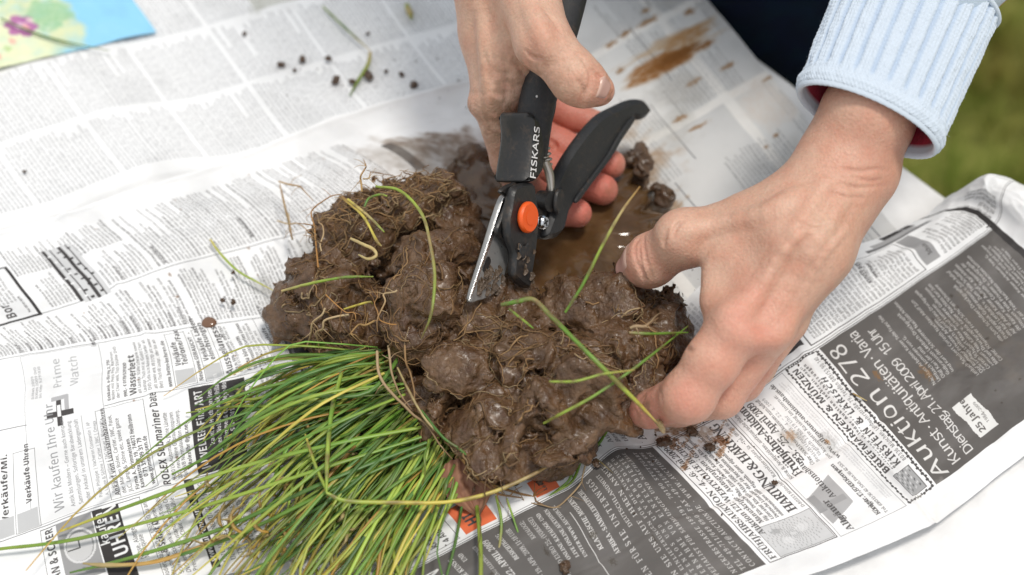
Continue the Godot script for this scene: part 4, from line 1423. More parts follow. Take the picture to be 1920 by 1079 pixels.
func grass_fan(parent: Node):
	var tones := [GREEN, GREEN, DEEP, DEEP, LIME, GREEN, LIME, YELLOW, DEEP, GREEN, GREEN * 1.2, LIME, DEEP, GREEN * 0.8, LIME * 0.8, OCHRE]
	var stuff := Soup.new()
	var count := 0
	for k in 375:
		var s := rng.randf()
		s = s * 0.92 + rng.randf_range(-0.04, 0.06)
		var bx := lerpf(690, 872, s) + rng.randf_range(-18, 26)
		var by := lerpf(652, 872, s) + rng.randf_range(-22, 26)
		var h0 := rng.randf_range(0.012, 0.034) * (1.0 - s * 0.3)
		var len := rng.randf_range(150, 640) * lerpf(1.05, 0.78, s)
		if rng.randf() < 0.25: len *= 1.3
		var an := lerpf(2.66, 2.02, clampf(s + rng.randf_range(-0.25, 0.25), 0, 1)) + rng.randf_range(-0.17, 0.17)
		if rng.randf() < 0.12: an += rng.randf_range(-0.5, 0.5)
		var dir := Vector2(cos(an), sin(an))
		if s < 0.3: len = minf(len, rng.randf_range(160, 400))
		var bend := rng.randf_range(-0.13, 0.16) * len
		if s < 0.5: bend = rng.randf_range(0.0, 0.22) * len
		var nrm := Vector2(-dir.y, dir.x)
		var hm := rng.randf_range(0.002, 0.026)
		var ht := rng.randf_range(0.010, 0.020)
		var path := []
		for q in 6:
			var t := q / 5.0
			var pp := Vector2(bx, by) + dir * len * t + nrm * bend * sin(t * PI * 0.8)
			path.append(P(pp.x, pp.y, lerpf(h0, ht, t) + hm * sin(t * PI) * 0.8 * (1.0 - 0.4 * t)))
		if rng.randf() < 0.3:                                      # kinked
			var kp := rng.randi_range(2, 4)
			var turn := rng.randf_range(-0.75, 0.75)
			for q in range(kp, 6): path[q] = path[kp - 1] + (path[q] - path[kp - 1]).rotated(Vector3.UP, turn)
		var c0: Color = tones[rng.randi() % tones.size()]
		var c1: Color = c0
		if rng.randf() < 0.6: c1 = YELLOW if rng.randf() < 0.6 else OCHRE
		var base_c := c0.lerp(STRAW, 0.35) if rng.randf() < 0.5 else c0
		var v := rng.randf_range(0.6, 1.25)
		var cols := [base_c * v, c0 * v, c0.lerp(c1, 0.3) * v, c1 * v]
		var w := rng.randf_range(1.7, 4.3)
		var r := px_m(w, path[2])
		var sp := Soup.new() if count < 290 else stuff
		tube(sp, path, [r * 0.75, r, r * 0.9, r * 0.35], cols, 6, 12, 0.5)
		if count < 290: child_fast("grass_blade", count, soup_mesh(sp), blade_mat, parent)
		count += 1
	tag(put("grass_tangle", soup_mesh(stuff), blade_mat, parent), "", "", "", "stuff")
	# dry bits between the blades
	var dry := Soup.new()
	for k in 70:
		var t := rng.randf()
		var a := Vector2(lerpf(420, 860, t) + rng.randf_range(-60, 60), lerpf(930, 800, t) + rng.randf_range(-90, 130))
		var an := rng.randf_range(0, TAU)
		var l := rng.randf_range(18, 60)
		var path := []
		for q in 4: path.append(P(a.x + cos(an + q * 0.35) * l * q / 3.0, a.y + sin(an + q * 0.35) * l * q / 3.0, rng.randf_range(0.012, 0.030)))
		tube(dry, path, [0.0009, 0.0012, 0.0004], [[OCHRE, STRAW, OCHRE * 0.7][k % 3], STRAW * 0.8], 4, 8, 0.35)
	tag(put("dry_grass_bits", soup_mesh(dry), blade_mat, parent), "", "", "", "stuff")

func build_clumps():
	# the clod at the back left
	var left := thing("root_clod", "smaller muddy root clod with loose yellow stalks, left of the shears", "plant clump", P(700, 560))
	var fl := mud_field([[600, 540, 0.030, 622, 560, 0.030, 68], [585, 600, 0.020, 600, 605, 0.020, 50], [626, 636, 0.014, 655, 644, 0.014, 38], [655, 465, 0.034, 680, 440, 0.036, 70], [740, 395, 0.042, 800, 390, 0.042, 54], [835, 420, 0.034, 878, 445, 0.026, 38], [690, 500, 0.012, 760, 480, 0.014, 70], [692, 575, 0.022, 712, 640, 0.016, 40]], [[686, 556, 0.052, 692, 620, 0.038, 17], [655, 652, 0.03, 690, 612, 0.034, 13], [632, 478, 0.062, 700, 490, 0.064, 9], [740, 430, 0.085, 850, 430, 0.080, 13], [560, 585, 0.05, 640, 600, 0.055, 7]], 0.00135, 0.008, 1.0, 0.008, 0.8)
	var fm := mud_field([[790, 490, 0.056, 845, 480, 0.048, 52], [795, 556, 0.060, 822, 566, 0.060, 70], [788, 625, 0.046, 838, 635, 0.042, 58], [862, 555, 0.036, 866, 590, 0.034, 38], [760, 662, 0.02, 805, 676, 0.02, 32]], [[735, 605, 0.094, 800, 612, 0.106, 5], [864, 500, 0.07, 866, 560, 0.068, 7]], 0.00135, 0.009, 0.75, 0.008, 0.5)
	var o := Vector3(left.position)
	var shift := Transform3D(Basis(), -o)
	put("mud_lump", mud_mesh(fl), mud_mat, left, shift)
	put("mud_lump", mud_mesh(fm), mud_mat, left, shift)
	var hold := Node3D.new()                                    # parts below are written in table coordinates
	fine_roots_at(fl, 330, [[620, 560, 100, 90, 0.05], [760, 400, 110, 55, 0.06, 0.4], [770, 385, 80, 40, 0.06, 1.0], [640, 420, 70, 60, 0.05, 0.9], [700, 370, 90, 36, 0.07, 0.6], [600, 650, 70, 30, 0.03, -1.2]], "fine_roots", left, shift)
	fine_roots_at(fm, 70, [[790, 560, 85, 110, 0.06, 0.8], [740, 650, 50, 40, 0.04, -1.0]], "fine_roots", left, shift)
	hold.free()
	# the clump with the grass
	var right := thing("grass_clump", "large muddy grass clump gripped by the hand on the right", "plant clump", P(1000, 720))
	var o2 := Transform3D(Basis(), -right.position)
	var fr := mud_field([[905, 620, 0.038, 985, 600, 0.042, 48], [930, 572, 0.048, 965, 556, 0.046, 24], [872, 582, 0.054, 908, 576, 0.054, 20], [1080, 590, 0.050, 1170, 565, 0.050, 58], [1225, 600, 0.034, 1248, 640, 0.032, 46], [880, 690, 0.036, 985, 680, 0.044, 74], [1095, 680, 0.052, 1185, 670, 0.046, 66], [930, 775, 0.034, 1050, 775, 0.038, 64], [965, 835, 0.026, 1040, 842, 0.024, 50], [895, 806, 0.026, 930, 836, 0.022, 40], [1100, 760, 0.034, 1160, 735, 0.032, 50], [765, 690, 0.020, 850, 795, 0.018, 26], [860, 760, 0.022, 920, 860, 0.018, 30]], [[930, 740, 0.074, 985, 765, 0.070, 19], [890, 765, 0.062, 940, 775, 0.064, 16], [1035, 620, 0.096, 1110, 640, 0.100, 12], [1020, 640, 0.092, 890, 655, 0.084, 11], [1030, 728, 0.088, 1150, 725, 0.090, 13], [1215, 560, 0.080, 1258, 660, 0.070, 18], [850, 650, 0.07, 862, 700, 0.06, 10], [1000, 800, 0.075, 1060, 800, 0.076, 7], [905, 600, 0.076, 950, 640, 0.082, 7], [990, 560, 0.080, 1040, 575, 0.09, 9]], 0.00135, 0.008, 1.0)
	put("mud_lump", mud_mesh(fr), mud_mat, right, o2)
	fine_roots_at(fr, 260, [[960, 690, 150, 110, 0.07], [1100, 640, 150, 90, 0.08], [820, 770, 70, 90, 0.04, -0.8], [1240, 620, 60, 100, 0.07, 0.9], [950, 840, 110, 50, 0.04, 0.7], [900, 640, 70, 50, 0.06]], "fine_roots", right, o2)
	grass_fan_at(right, o2)
	build_stalks(left, shift, right, o2, fm, fr)

func fine_roots_at(f: Field, n: int, b: Array, called: String, parent: Node3D, shift: Transform3D):
	fine_roots(f, n, b, called, parent)
	var c: Node3D = parent.get_child(parent.get_child_count() - 1)
	c.transform = shift

func grass_fan_at(parent: Node3D, shift: Transform3D):
	var n0 := parent.get_child_count()
	grass_fan(parent)
	for k in range(n0, parent.get_child_count()): parent.get_child(k).transform = shift

func build_stalks(left: Node3D, ls: Transform3D, right: Node3D, rs: Transform3D, fl: Field, fr: Field):
	var n0 := left.get_child_count()
	# stalks and roots on the left clod
	blade([[705, 350, .082], [750, 358, .092], [790, 400, .094], [806, 455, .096], [815, 520, .099], [808, 590, .094], [790, 635, .078]], 9, [LIME, LIME, STRAW * 0.8, LIME * 0.8, STRAW * 0.5], left, "stalk", 1.0, 8, fl)
	blade([[528, 546, .052], [590, 530, .062], [650, 520, .066], [700, 519, .066]], 8, [STRAW, LIME, GREEN, LIME], left, "stalk", 1.0, 8, fl)
	blade([[640, 370, .070], [680, 405, .078], [705, 450, .082], [715, 462, .08]], 8, [OCHRE, YELLOW, YELLOW, STRAW], left, "stalk", 1.0, 8, fl)
	blade([[652, 374, .074], [690, 405, .080], [720, 435, .086]], 8, [YELLOW, STRAW, LIME], left, "stalk", 1.0, 8, fl)
	blade([[683, 388, .084], [692, 372, .086], [712, 365, .088], [726, 368, .088]], 7, [DEEP, GREEN, LIME], left, "stalk", 1.0, 8, fl)
	blade([[645, 580, .052], [690, 567, .06], [698, 570, .058]], 6, [YELLOW, YELLOW, LIME], left, "stalk", 1.0, 8, fl)
	blade([[548, 450, .020], [538, 405, .022], [524, 345, .030]], 6, [STRAW * 0.5, STRAW * 0.6, OCHRE * 0.7], left, "stalk", 1.0, 8, fl)
	blade([[658, 448, .072], [680, 458, .082], [700, 468, .084], [705, 480, .083], [690, 486, .082], [672, 478, .080]], 9, [STRAW * 1.3, Color(0.5, 0.38, 0.16), STRAW], left, "root", 1.0, 8, fl)
	for r in [[[598, 500, .060], [588, 440, .056], [582, 400, .056], [600, 380, .06], [640, 366, .068], [655, 378, .07]], [[522, 340, .030], [560, 352, .036], [590, 375, .045]], [[522, 412, .022], [560, 420, .03], [585, 438, .04]], [[680, 360, .078], [676, 340, .080], [684, 318, .084], [681, 300, .086]], [[681, 335, .08], [695, 325, .082]], [[612, 552, .058], [640, 580, .058], [662, 588, .058], [664, 600, .054], [650, 606, .05]], [[612, 580, .055], [588, 606, .046], [578, 640, .030], [572, 656, .026]], [[652, 588, .056], [610, 600, .052], [590, 625, .040], [598, 650, .028], [597, 676, .022]], [[700, 600, .06], [670, 612, .052], [652, 630, .045]], [[740, 610, .07], [712, 600, .07], [702, 570, .072], [708, 545, .074]], [[745, 545, .086], [722, 552, .082], [714, 580, .078], [706, 620, .068]], [[540, 402, .022], [545, 450, .03]], [[600, 470, .06], [606, 440, .062], [598, 415, .062], [610, 400, .064]]]:
		var s := Soup.new()
		loose_root(s, r, rng.randf_range(0.00035, 0.00065), [Color(0.42, 0.27, 0.11), Color(0.40, 0.20, 0.06), Color(0.5, 0.38, 0.22)][rng.randi() % 3], Color(0.30, 0.17, 0.07))
		put("root", soup_mesh(s), root_mat, left)
	var fur := Soup.new()
	for k in 60:
		var a := Vector2(lerpf(580, 840, rng.randf()), 0)
		a.y = lerpf(430, 345, clampf((a.x - 580) / 150.0, 0, 1)) + rng.randf_range(-8, 40)
		var path := []
		var an := rng.randf_range(-2.6, -0.6)
		for q in 5: path.append(P(a.x + cos(an + q * rng.randf_range(-0.3, 0.4)) * q * 9.0, a.y + sin(an) * q * 7.0, 0.062 + q * 0.002))
		tube(fur, path, [0.00045, 0.0002], [ROOT_TONES[k % 5], ROOT_TONES[(k + 2) % 5]], 4, 10)
	tag(put("root_hairs", soup_mesh(fur), root_mat, left), "", "", "", "stuff")
	for k in range(n0, left.get_child_count()): left.get_child(k).transform = ls
	n0 = right.get_child_count()
	# green stalks lying on the right clump
	blade([[1060, 586, .092], [1095, 530, .105], [1130, 460, .118], [1165, 398, .128], [1200, 350, .136]], 9, [GREEN, GREEN, LIME, STRAW, OCHRE * 0.8], right, "stalk", 1.0, 8, fr)
	blade([[940, 572, .090], [970, 566, .094], [1000, 562, .096], [1030, 590, .099], [1080, 640, .101], [1130, 690, .097], [1180, 740, .085], [1210, 770, .072], [1242, 805, .056]], 13, [GREEN * 0.8, GREEN, STRAW * 0.6, GREEN, GREEN, LIME, YELLOW, STRAW], right, "stalk", 1.0, 8, fr)
	blade([[1232, 790, .060], [1240, 800, .056], [1245, 812, .052]], 18, [STRAW, Color(0.5, 0.36, 0.2)], right, "stalk", 1.0, 8, fr)
	blade([[1020, 794, .066], [1055, 775, .080], [1110, 745, .086], [1170, 705, .088], [1230, 660, .086], [1290, 612, .078]], 8, [LIME, LIME, GREEN, GREEN, GREEN], right, "stalk", 1.0, 8, fr)
	blade([[1180, 624, .098], [1220, 626, .096], [1290, 624, .08]], 8, [STRAW * 0.6, GREEN, GREEN], right, "stalk", 1.0, 8, fr)
	blade([[1030, 716, .096], [1080, 715, .098], [1130, 702, .098], [1190, 694, .094]], 7, [LIME, LIME, LIME, YELLOW], right, "stalk", 1.0, 8, fr)
	blade([[955, 580, .090], [980, 600, .094], [1000, 616, .096]], 7, [GREEN, LIME, GREEN], right, "stalk", 1.0, 8, fr)
	blade([[790, 770, .046], [830, 820, .044], [870, 850, .040], [905, 880, .034]], 8, [DEEP, DEEP, GREEN * 0.8], right, "stalk", 1.0, 8, fr)
	blade([[745, 690, .05], [770, 740, .05], [800, 790, .046], [850, 830, .040]], 7, [STRAW * 0.7, STRAW, STRAW * 0.6], right, "stalk", 1.0, 8, fr)
	# the long yellow stalk that bends through the fan
	blade([[640, 700, .040], [622, 770, .044], [614, 850, .046], [612, 925, .044]], 13, [LIME, GREEN * 1.2, LIME, LIME], right, "stalk", 1.0, 8, fr)
	blade([[612, 925, .044], [650, 940, .042], [740, 943, .038], [840, 942, .036], [920, 925, .036], [1000, 890, .036], [1072, 842, .036]], 12, [LIME, LIME, YELLOW, YELLOW, STRAW, OCHRE], right, "stalk", 1.0, 8, fr)
	blade([[612, 920, .042], [590, 870, .040], [572, 815, .040]], 9, [LIME, LIME, YELLOW], right, "stalk", 1.0, 8, fr)
	# green blades at the bottom right of the clump
	blade([[1140, 806, .018], [1120, 835, .016], [1095, 850, .014], [1075, 900, .012], [1040, 925, .012]], 8, [GREEN, DEEP, GREEN, LIME], right)
	blade([[1085, 850, .020], [1070, 895, .016], [1052, 915, .012], [1030, 930, .012]], 7, [DEEP, GREEN, GREEN], right)
	blade([[930, 930, .020], [940, 980, .014], [935, 1040, .012]], 8, [LIME, GREEN, STRAW], right)
	blade([[950, 935, .020], [965, 980, .014], [975, 1010, .012]], 6, [LIME, GREEN, GREEN], right)
	# long blades of the fan, as they lie
	blade([[770, 640, .040], [690, 735, .045], [560, 745, .044], [470, 790, .034], [400, 850, .022], [322, 890, .013]], 13, [GREEN, DEEP, GREEN, DEEP, GREEN], right)
	blade([[760, 720, .040], [620, 735, .050], [520, 770, .044], [440, 815, .032], [352, 880, .013]], 10, [GREEN, LIME, GREEN, DEEP], right)
	blade([[800, 800, .034], [640, 830, .04], [440, 880, .032], [240, 950, .02], [110, 998, .012]], 12, [LIME, GREEN * 1.2, LIME, GREEN, YELLOW], right)
	blade([[790, 820, .034], [600, 880, .036], [380, 950, .022], [150, 1010, .014], [0, 1030, .011], [-60, 1040, .011]], 11, [GREEN, LIME, GREEN, LIME], right)
	blade([[800, 830, .034], [620, 900, .036], [420, 990, .022], [250, 1045, .014], [130, 1075, .011]], 12, [DEEP, DEEP, GREEN, DEEP], right)
	blade([[800, 840, .034], [620, 920, .032], [430, 1010, .020], [280, 1055, .012], [160, 1066, .011]], 11, [DEEP, GREEN, DEEP, STRAW], right)
	blade([[720, 700, .046], [600, 760, .05], [500, 840, .036], [430, 900, .02], [350, 938, .013]], 9, [YELLOW, YELLOW, LIME, YELLOW], right)
	blade([[760, 740, .044], [640, 790, .052], [520, 850, .04], [300, 1000, .016]], 9, [LIME, GREEN, GREEN, YELLOW], right)
	blade([[720, 680, .04], [640, 690, .044], [560, 735, .036], [500, 770, .028]], 7, [GREEN, DEEP, GREEN], right)
	blade([[440, 1000, .016], [300, 1052, .014], [200, 1060, .013], [155, 1057, .012]], 12, [STRAW, OCHRE, STRAW, STRAW * 0.7], right)
	for r in [[[705, 660, .046], [720, 720, .046], [760, 760, .046], [800, 800, .042], [850, 860, .034]], [[760, 650, .060], [770, 700, .05], [780, 760, .046], [830, 820, .04]], [[730, 650, .05], [735, 700, .05], [770, 770, .046]], [[865, 860, .036], [900, 900, .034], [930, 925, .024], [980, 935, .016]], [[1100, 870, .02], [1090, 910, .014], [1040, 950, .012], [985, 940, .012], [965, 915, .016]], [[880, 855, .04], [885, 880, .036], [878, 900, .034]], [[1180, 618, .098], [1210, 612, .10], [1235, 596, .098]], [[905, 905, .02], [950, 920, .014], [1000, 930, .012], [1020, 945, .012]]]:
		var s := Soup.new()
		loose_root(s, r, rng.randf_range(0.0004, 0.0009), [Color(0.30, 0.18, 0.08), Color(0.34, 0.18, 0.06), Color(0.42, 0.31, 0.18)][rng.randi() % 3], Color(0.20, 0.12, 0.06))
		put("root", soup_mesh(s), root_mat, right)
	for k in range(n0, right.get_child_count()): right.get_child(k).transform = rs

# ---------------------------------------------------------------- the person: both hands, sleeves, jeans
var skin_mat: StandardMaterial3D

func hand_field(joints: Array, cell: float) -> Field:
	var lo := Vector3(9, 9, 9)
	var hi := -lo
	for chain in joints:
		for q in chain:
			lo = lo.min(q[0] - Vector3.ONE * (q[1] + 0.012))
			hi = hi.max(q[0] + Vector3.ONE * (q[1] + 0.012))
	return Field.new(lo, hi, cell)

func chain_in(f: Field, ch: Array, k: float):
	for i in ch.size() - 1: f.capsule(ch[i][0], ch[i + 1][0], ch[i][1], ch[i + 1][1], k)

func jt(px: float, py: float, h: float, r: float) -> Array:     # a joint over the table: place and radius
	var p := P(px, py, h)
	return [p, px_m(r, p)]

func jd(px: float, py: float, d: float, r: float) -> Array:      # a joint by its distance from the lens
	var p := PD(px, py, d)
	return [p, px_m(r, p)]

func march(f: Field, px: float, py: float) -> Vector3:
	var dir := (PD(px, py, 1.0) - cam_pos).normalized()
	var q := cam_pos + dir * 0.55
	for it in 400:
		var lo := f.o
		var hi := f.o + Vector3(f.nx - 2, f.ny - 2, f.nz - 2) * f.c
		if q.x > lo.x and q.y > lo.y and q.z > lo.z and q.x < hi.x and q.y < hi.y and q.z < hi.z:
			var d := f.at(q)
			if d < 0.0002: return q
			q += dir * clampf(d * 0.7, 0.0004, 0.01)
		else:
			q += dir * 0.004
		if q.y < -0.02: break
	return Vector3.INF

func tendon(f: Field, pts: Array, height: float, w: float):
	# a low ridge under the skin along picture spots
	var arr := []
	for p in pts: arr.append(Vector2(p[0], p[1]))
	var spots := []
	for k in 9:
		var q: Vector2 = catmull(arr, k / 8.0)
		var s := march(f, q.x, q.y)
		if s != Vector3.INF: spots.append(s - f.grad(s) * (w - height * sin(PI * clampf(k / 8.0, 0.1, 0.9))))
	for k in spots.size() - 1: f.capsule(spots[k], spots[k + 1], w, w, w * 1.6)

func groove(f: Field, pts: Array, depth: float, w: float):
	# a skin fold along picture spots
	var last := Vector3.INF
	var n := (pts.size() - 1) * 6
	var arr := []
	for p in pts: arr.append(Vector2(p[0], p[1]))
	for k in n + 1:
		var q: Vector2 = catmull(arr, float(k) / n)
		var s := march(f, q.x, q.y)
		if s == Vector3.INF:
			last = s
			continue
		s += f.grad(s) * (w - depth * 1.25 * sin(PI * clampf(float(k) / n, 0.06, 0.94)))
		if last != Vector3.INF and last.distance_to(s) < 0.02: f.carve(last, s, w, 0.0012)
		last = s

func add_skin(st: Soup, f: Field, reds: Array, dirt_and_shade: Array, seed_off: float):
	var m := nets(f)
	var b := st.v.size()
	for k in m[0].size():
		var p: Vector3 = m[0][k]
		var n: float = fuzz.get_noise_3dv(p * 60.0 + Vector3.ONE * seed_off)
		var n2: float = fuzz.get_noise_3dv(p * 420.0)
		var c := Color(0.585, 0.37, 0.27).lerp(Color(0.56, 0.305, 0.215), clampf(n * 0.8 + 0.4, 0, 1))
		c = c * (1.0 + n2 * 0.14)
		for r in reds:
			var w := exp(-pow(p.distance_to(r[0]) / r[1], 2.0)) * float(r[2])
			if w > 0.01: c = c.lerp(r[3] if r.size() > 3 else Color(0.64, 0.165, 0.125), w)
		for r in dirt_and_shade:
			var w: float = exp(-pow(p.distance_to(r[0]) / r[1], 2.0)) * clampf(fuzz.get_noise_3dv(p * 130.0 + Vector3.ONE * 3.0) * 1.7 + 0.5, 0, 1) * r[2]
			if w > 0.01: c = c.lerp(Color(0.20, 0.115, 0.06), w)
		st.v.append(p)
		st.n.append(m[1][k])
		st.c.append(c)
	for i in m[2]: st.idx.append(i + b)

func nail(f: Field, a: Vector3, b: Vector3, out: Vector3, t0: float, t1: float, half_angle: float, r: float, c0: Color, called: String, parent: Node):
	# a curved plate on the last finger bone a > b, on the side out points to
	var ax := (b - a).normalized()
	out = (out - ax * out.dot(ax)).normalized()
	var sd := ax.cross(out)
	var nu := 13
	var nv := 15
	var pts := PackedVector3Array()
	var cols := PackedColorArray()
	for j in nv:
		var v := float(j) / (nv - 1)
		for i in nu:
			var u := float(i) / (nu - 1) * 2.0 - 1.0
			var vv := v + (0.10 * (1.0 - u * u) if v > 0.5 else -0.10 * (1.0 - u * u) * (1.0 - v * 2.0) + 0.05)
			var an := u * half_angle
			var q := a.lerp(b, lerpf(t0, t1, vv)) + (out * cos(an) + sd * sin(an)) * r
			var e := maxf(absf(u), absf(v * 2.0 - 1.0))
			pts.append(f.onto(q, lerpf(0.0006, -0.0003, smoothstep(0.75, 1.0, e))))
			cols.append(c0.lerp(Color(0.60, 0.44, 0.36), 0.3 * smoothstep(0.86, 0.97, v)).lerp(Color(0.62, 0.42, 0.34), smoothstep(0.25, 0.05, v)))
	var o := put(called, grid(nu, nv, pts, PackedVector2Array(), false, cols), null, parent)
	var m := vmat(0.28, 0.5)
	o.material_override = m

func build_person():
	skin_mat = vmat(0.47, 0.45)
	skin_mat.subsurf_scatter_enabled = true
	skin_mat.subsurf_scatter_strength = 0.16
	var cells := FastNoiseLite.new()
	cells.seed = 5
	cells.noise_type = FastNoiseLite.TYPE_CELLULAR
	cells.cellular_return_type = FastNoiseLite.RETURN_DISTANCE
	cells.frequency = 0.05
	cells.fractal_type = FastNoiseLite.FRACTAL_FBM
	cells.fractal_octaves = 3
	bump(skin_mat, ImageTexture.create_from_image(cells.get_seamless_image(512, 512)), 0.05, 24.0)
	var per := thing("person", "person in light blue knitted sweater and dark jeans, bare hands at work", "person", Vector3(0.18, -0.74, -0.40))
	var back := Transform3D(Basis(), -per.position)
	var body := Soup.new()
	var cell := 0.00105
	# ---------- the hand on the right: thumb on top of the clump, fingers under it
	var fore := [jt(1700, 40, .174, 52), jt(1660, 130, .163, 66), jt(1622, 215, .149, 77), jt(1588, 290, .130, 76)]
	var fore2 := [jt(1704, 60, .160, 48), jt(1665, 160, .145, 58), jt(1638, 232, .133, 62), jt(1612, 312, .116, 56)]
	var palm := [
		[jt(1575, 300, .128, 74), jt(1485, 450, .116, 72), jt(1392, 592, .098, 55)],
		[jt(1590, 320, .124, 70), jt(1520, 470, .112, 66), jt(1438, 606, .092, 50)],
		[jt(1605, 335, .116, 58), jt(1535, 470, .100, 54), jt(1466, 596, .078, 44)],
		[jt(1612, 350, .106, 48), jt(1545, 480, .084, 44), jt(1474, 580, .062, 36)],
		[jt(1562, 330, .126, 64), jt(1462, 400, .116, 52)],
		[jt(1470, 420, .116, 62), jt(1388, 508, .102, 62), jt(1372, 560, .098, 58)]]
	var thumb := [jt(1505, 372, .120, 60), jt(1408, 412, .112, 52), jt(1300, 447, .098, 50), jt(1222, 484, .082, 45), jt(1186, 508, .068, 31)]
	var index := [jt(1390, 598, .098, 56), jt(1335, 680, .088, 51), jt(1291, 742, .072, 48), jt(1222, 767, .044, 35), jt(1168, 782, .026, 24)]
	var middle := [jt(1440, 612, .090, 50), jt(1352, 742, .058, 42), jt(1275, 765, .030, 34), jt(1215, 780, .016, 26)]
	var ring := [jt(1470, 600, .076, 45), jt(1392, 714, .046, 38), jt(1322, 745, .022, 31), jt(1260, 765, .013, 24)]
	var little := [jt(1482, 584, .060, 38), jt(1420, 690, .032, 32), jt(1365, 722, .016, 26)]
	var all: Array = palm.duplicate()
	all.append_array([fore, fore2, thumb, index, middle, ring, little])
	var f := hand_field(all, cell)
	chain_in(f, fore, 0.010)
	chain_in(f, fore2, 0.014)
	for c in palm: chain_in(f, c, 0.012)
	f.blob(jt(1638, 318, .122, 44)[0], 0.0110, 0.012)
	var fing := f.clear_copy()
	chain_in(fing, index, 0.004)
	fing.blob(jt(1291, 744, .074, 48)[0], 0.0132, 0.006)
	for ch in [middle, ring, little]:
		var g := f.clear_copy()
		chain_in(g, ch, 0.004)
		fing.join(g, 0.0008)
	f.join(fing, 0.005)
	var th := f.clear_copy()
	chain_in(th, thumb, 0.005)
	th.blob(jt(1272, 440, .106, 46)[0], 0.0125, 0.012)
	th.blob(jt(1218, 498, .078, 40)[0], 0.0118, 0.008)
	f.join(th, 0.007)
	f.blob(jt(1390, 604, .108, 44)[0], 0.0120, 0.012)
	f.blob(jt(1440, 612, .100, 40)[0], 0.0110, 0.012)
	# hollows between the tendons, folds at knuckles and wrist
	f.carve(P(1440, 530, .136), P(1414, 580, .129), 0.012, 0.014)
	f.carve(P(1492, 520, .130), P(1458, 580, .120), 0.010, 0.014)
	f.carve(P(1372, 470, .128), P(1340, 500, .120), 0.014, 0.014)
	tendon(f, [[1545, 345], [1470, 470], [1405, 580]], 0.0005, 0.0034)
	tendon(f, [[1585, 370], [1520, 480], [1448, 590]], 0.0004, 0.0030)
	tendon(f, [[1500, 360], [1410, 405], [1300, 430]], 0.0009, 0.0034)
	tendon(f, [[1560, 420], [1500, 440], [1450, 500], [1430, 540]], 0.0007, 0.0018)
	tendon(f, [[1590, 430], [1545, 480], [1500, 560]], 0.0006, 0.0016)
	for g in [[[1198, 446], [1190, 462], [1193, 490], [1205, 515], [1212, 536]], [[1207, 440], [1206, 460], [1212, 490], [1222, 520]], [[1201, 444], [1198, 470], [1202, 500], [1210, 522]], [[1252, 432], [1246, 448], [1244, 462]], [[1580, 315], [1610, 322], [1640, 318], [1668, 322]], [[1575, 345], [1605, 352], [1640, 350], [1662, 348]], [[1560, 362], [1585, 370], [1620, 372]], [[1600, 332], [1630, 340], [1655, 338]], [[1283, 652], [1290, 655], [1300, 658]], [[1234, 728], [1240, 745], [1241, 760]], [[1300, 578], [1312, 590], [1316, 606]], [[1500, 420], [1530, 428], [1560, 420]], [[1280, 414], [1268, 426], [1262, 446]]]:
		groove(f, g, 0.0006, 0.0010)
	var red: Array = [[P(1390, 610, .118), 0.022, 0.18], [P(1440, 618, .108), 0.020, 0.2], [P(1291, 752, .084), 0.016, 0.30], [P(1190, 500, .080), 0.014, 0.2], [P(1270, 432, .112), 0.012, 0.18, Color(0.66, 0.42, 0.32)], [P(1640, 300, .14), 0.03, 0.22], [P(1230, 770, .055), 0.02, 0.42], [P(1165, 780, .03), 0.02, 0.5], [P(1400, 720, .06), 0.025, 0.3], [P(1345, 690, .09), 0.02, 0.16], [P(1205, 470, .092), 0.010, 0.2], [P(1460, 390, .13), 0.006, 0.3], [P(1452, 440, .130), 0.0018, 0.8], [P(1458, 436, .130), 0.0014, 0.7], [P(1420, 520, .12), 0.03, 0.10]]
	add_skin(body, f, red, [[P(1176, 528, .064), 0.014, 0.9], [P(1200, 750, .058), 0.012, 0.8], [P(1175, 785, .03), 0.014, 0.9], [P(1225, 520, .08), 0.012, 0.45], [P(1265, 700, .08), 0.010, 0.5], [P(1305, 580, .10), 0.010, 0.5]], 0.0)
	nail(f, thumb[3][0], thumb[4][0], cam_u * 0.75 - cam_r * 0.55 - cam_f * 0.75, 0.28, 1.42, 0.85, 0.013, Color(0.62, 0.36, 0.30), "fingernail", per)
	# ---------- the hand with the shears, seen from the thumb side
	var D := 0.885
	var rfore := [jd(985, -330, D + .045, 118), jd(955, -120, D + .03, 100), jd(945, -20, D + .02, 90)]
	var rpalm := [
		[jd(945, -40, D + .02, 92), jd(928, 60, D + .025, 62), jd(930, 182, D + .022, 45)],
		[jd(985, -20, D + .012, 66), jd(962, 80, D + .012, 56), jd(945, 165, D + .016, 44)],
		[jd(950, -20, D + .045, 80), jd(945, 80, D + .050, 60), jd(945, 150, D + .055, 42)],
		[jd(965, -30, D + .065, 70), jd(960, 60, D + .075, 52), jd(962, 110, D + .080, 38)],
		[jd(988, 30, D + .0, 52), jd(972, 100, D + .010, 44), jd(958, 160, D + .016, 36)]]
	var rthumb := [jd(988, -20, D - .012, 60), jd(1018, 78, D - .030, 52), jd(1076, 140, D - .034, 45), jd(1110, 163, D - .032, 34), jd(1128, 172, D - .031, 23)]
	var rindex := [jd(929, 190, D + .022, 44), jd(958, 300, D + .042, 37), jd(985, 360, D + .058, 33), jd(1050, 392, D + .066, 31), jd(1083, 400, D + .064, 27)]
	var rmiddle := [jd(940, 160, D + .05, 42), jd(985, 290, D + .085, 33), jd(1062, 332, D + .090, 33), jd(1130, 356, D + .082, 29)]
	var rring := [jd(950, 130, D + .07, 40), jd(1000, 246, D + .100, 33), jd(1050, 276, D + .103, 33), jd(1146, 308, D + .096, 27)]
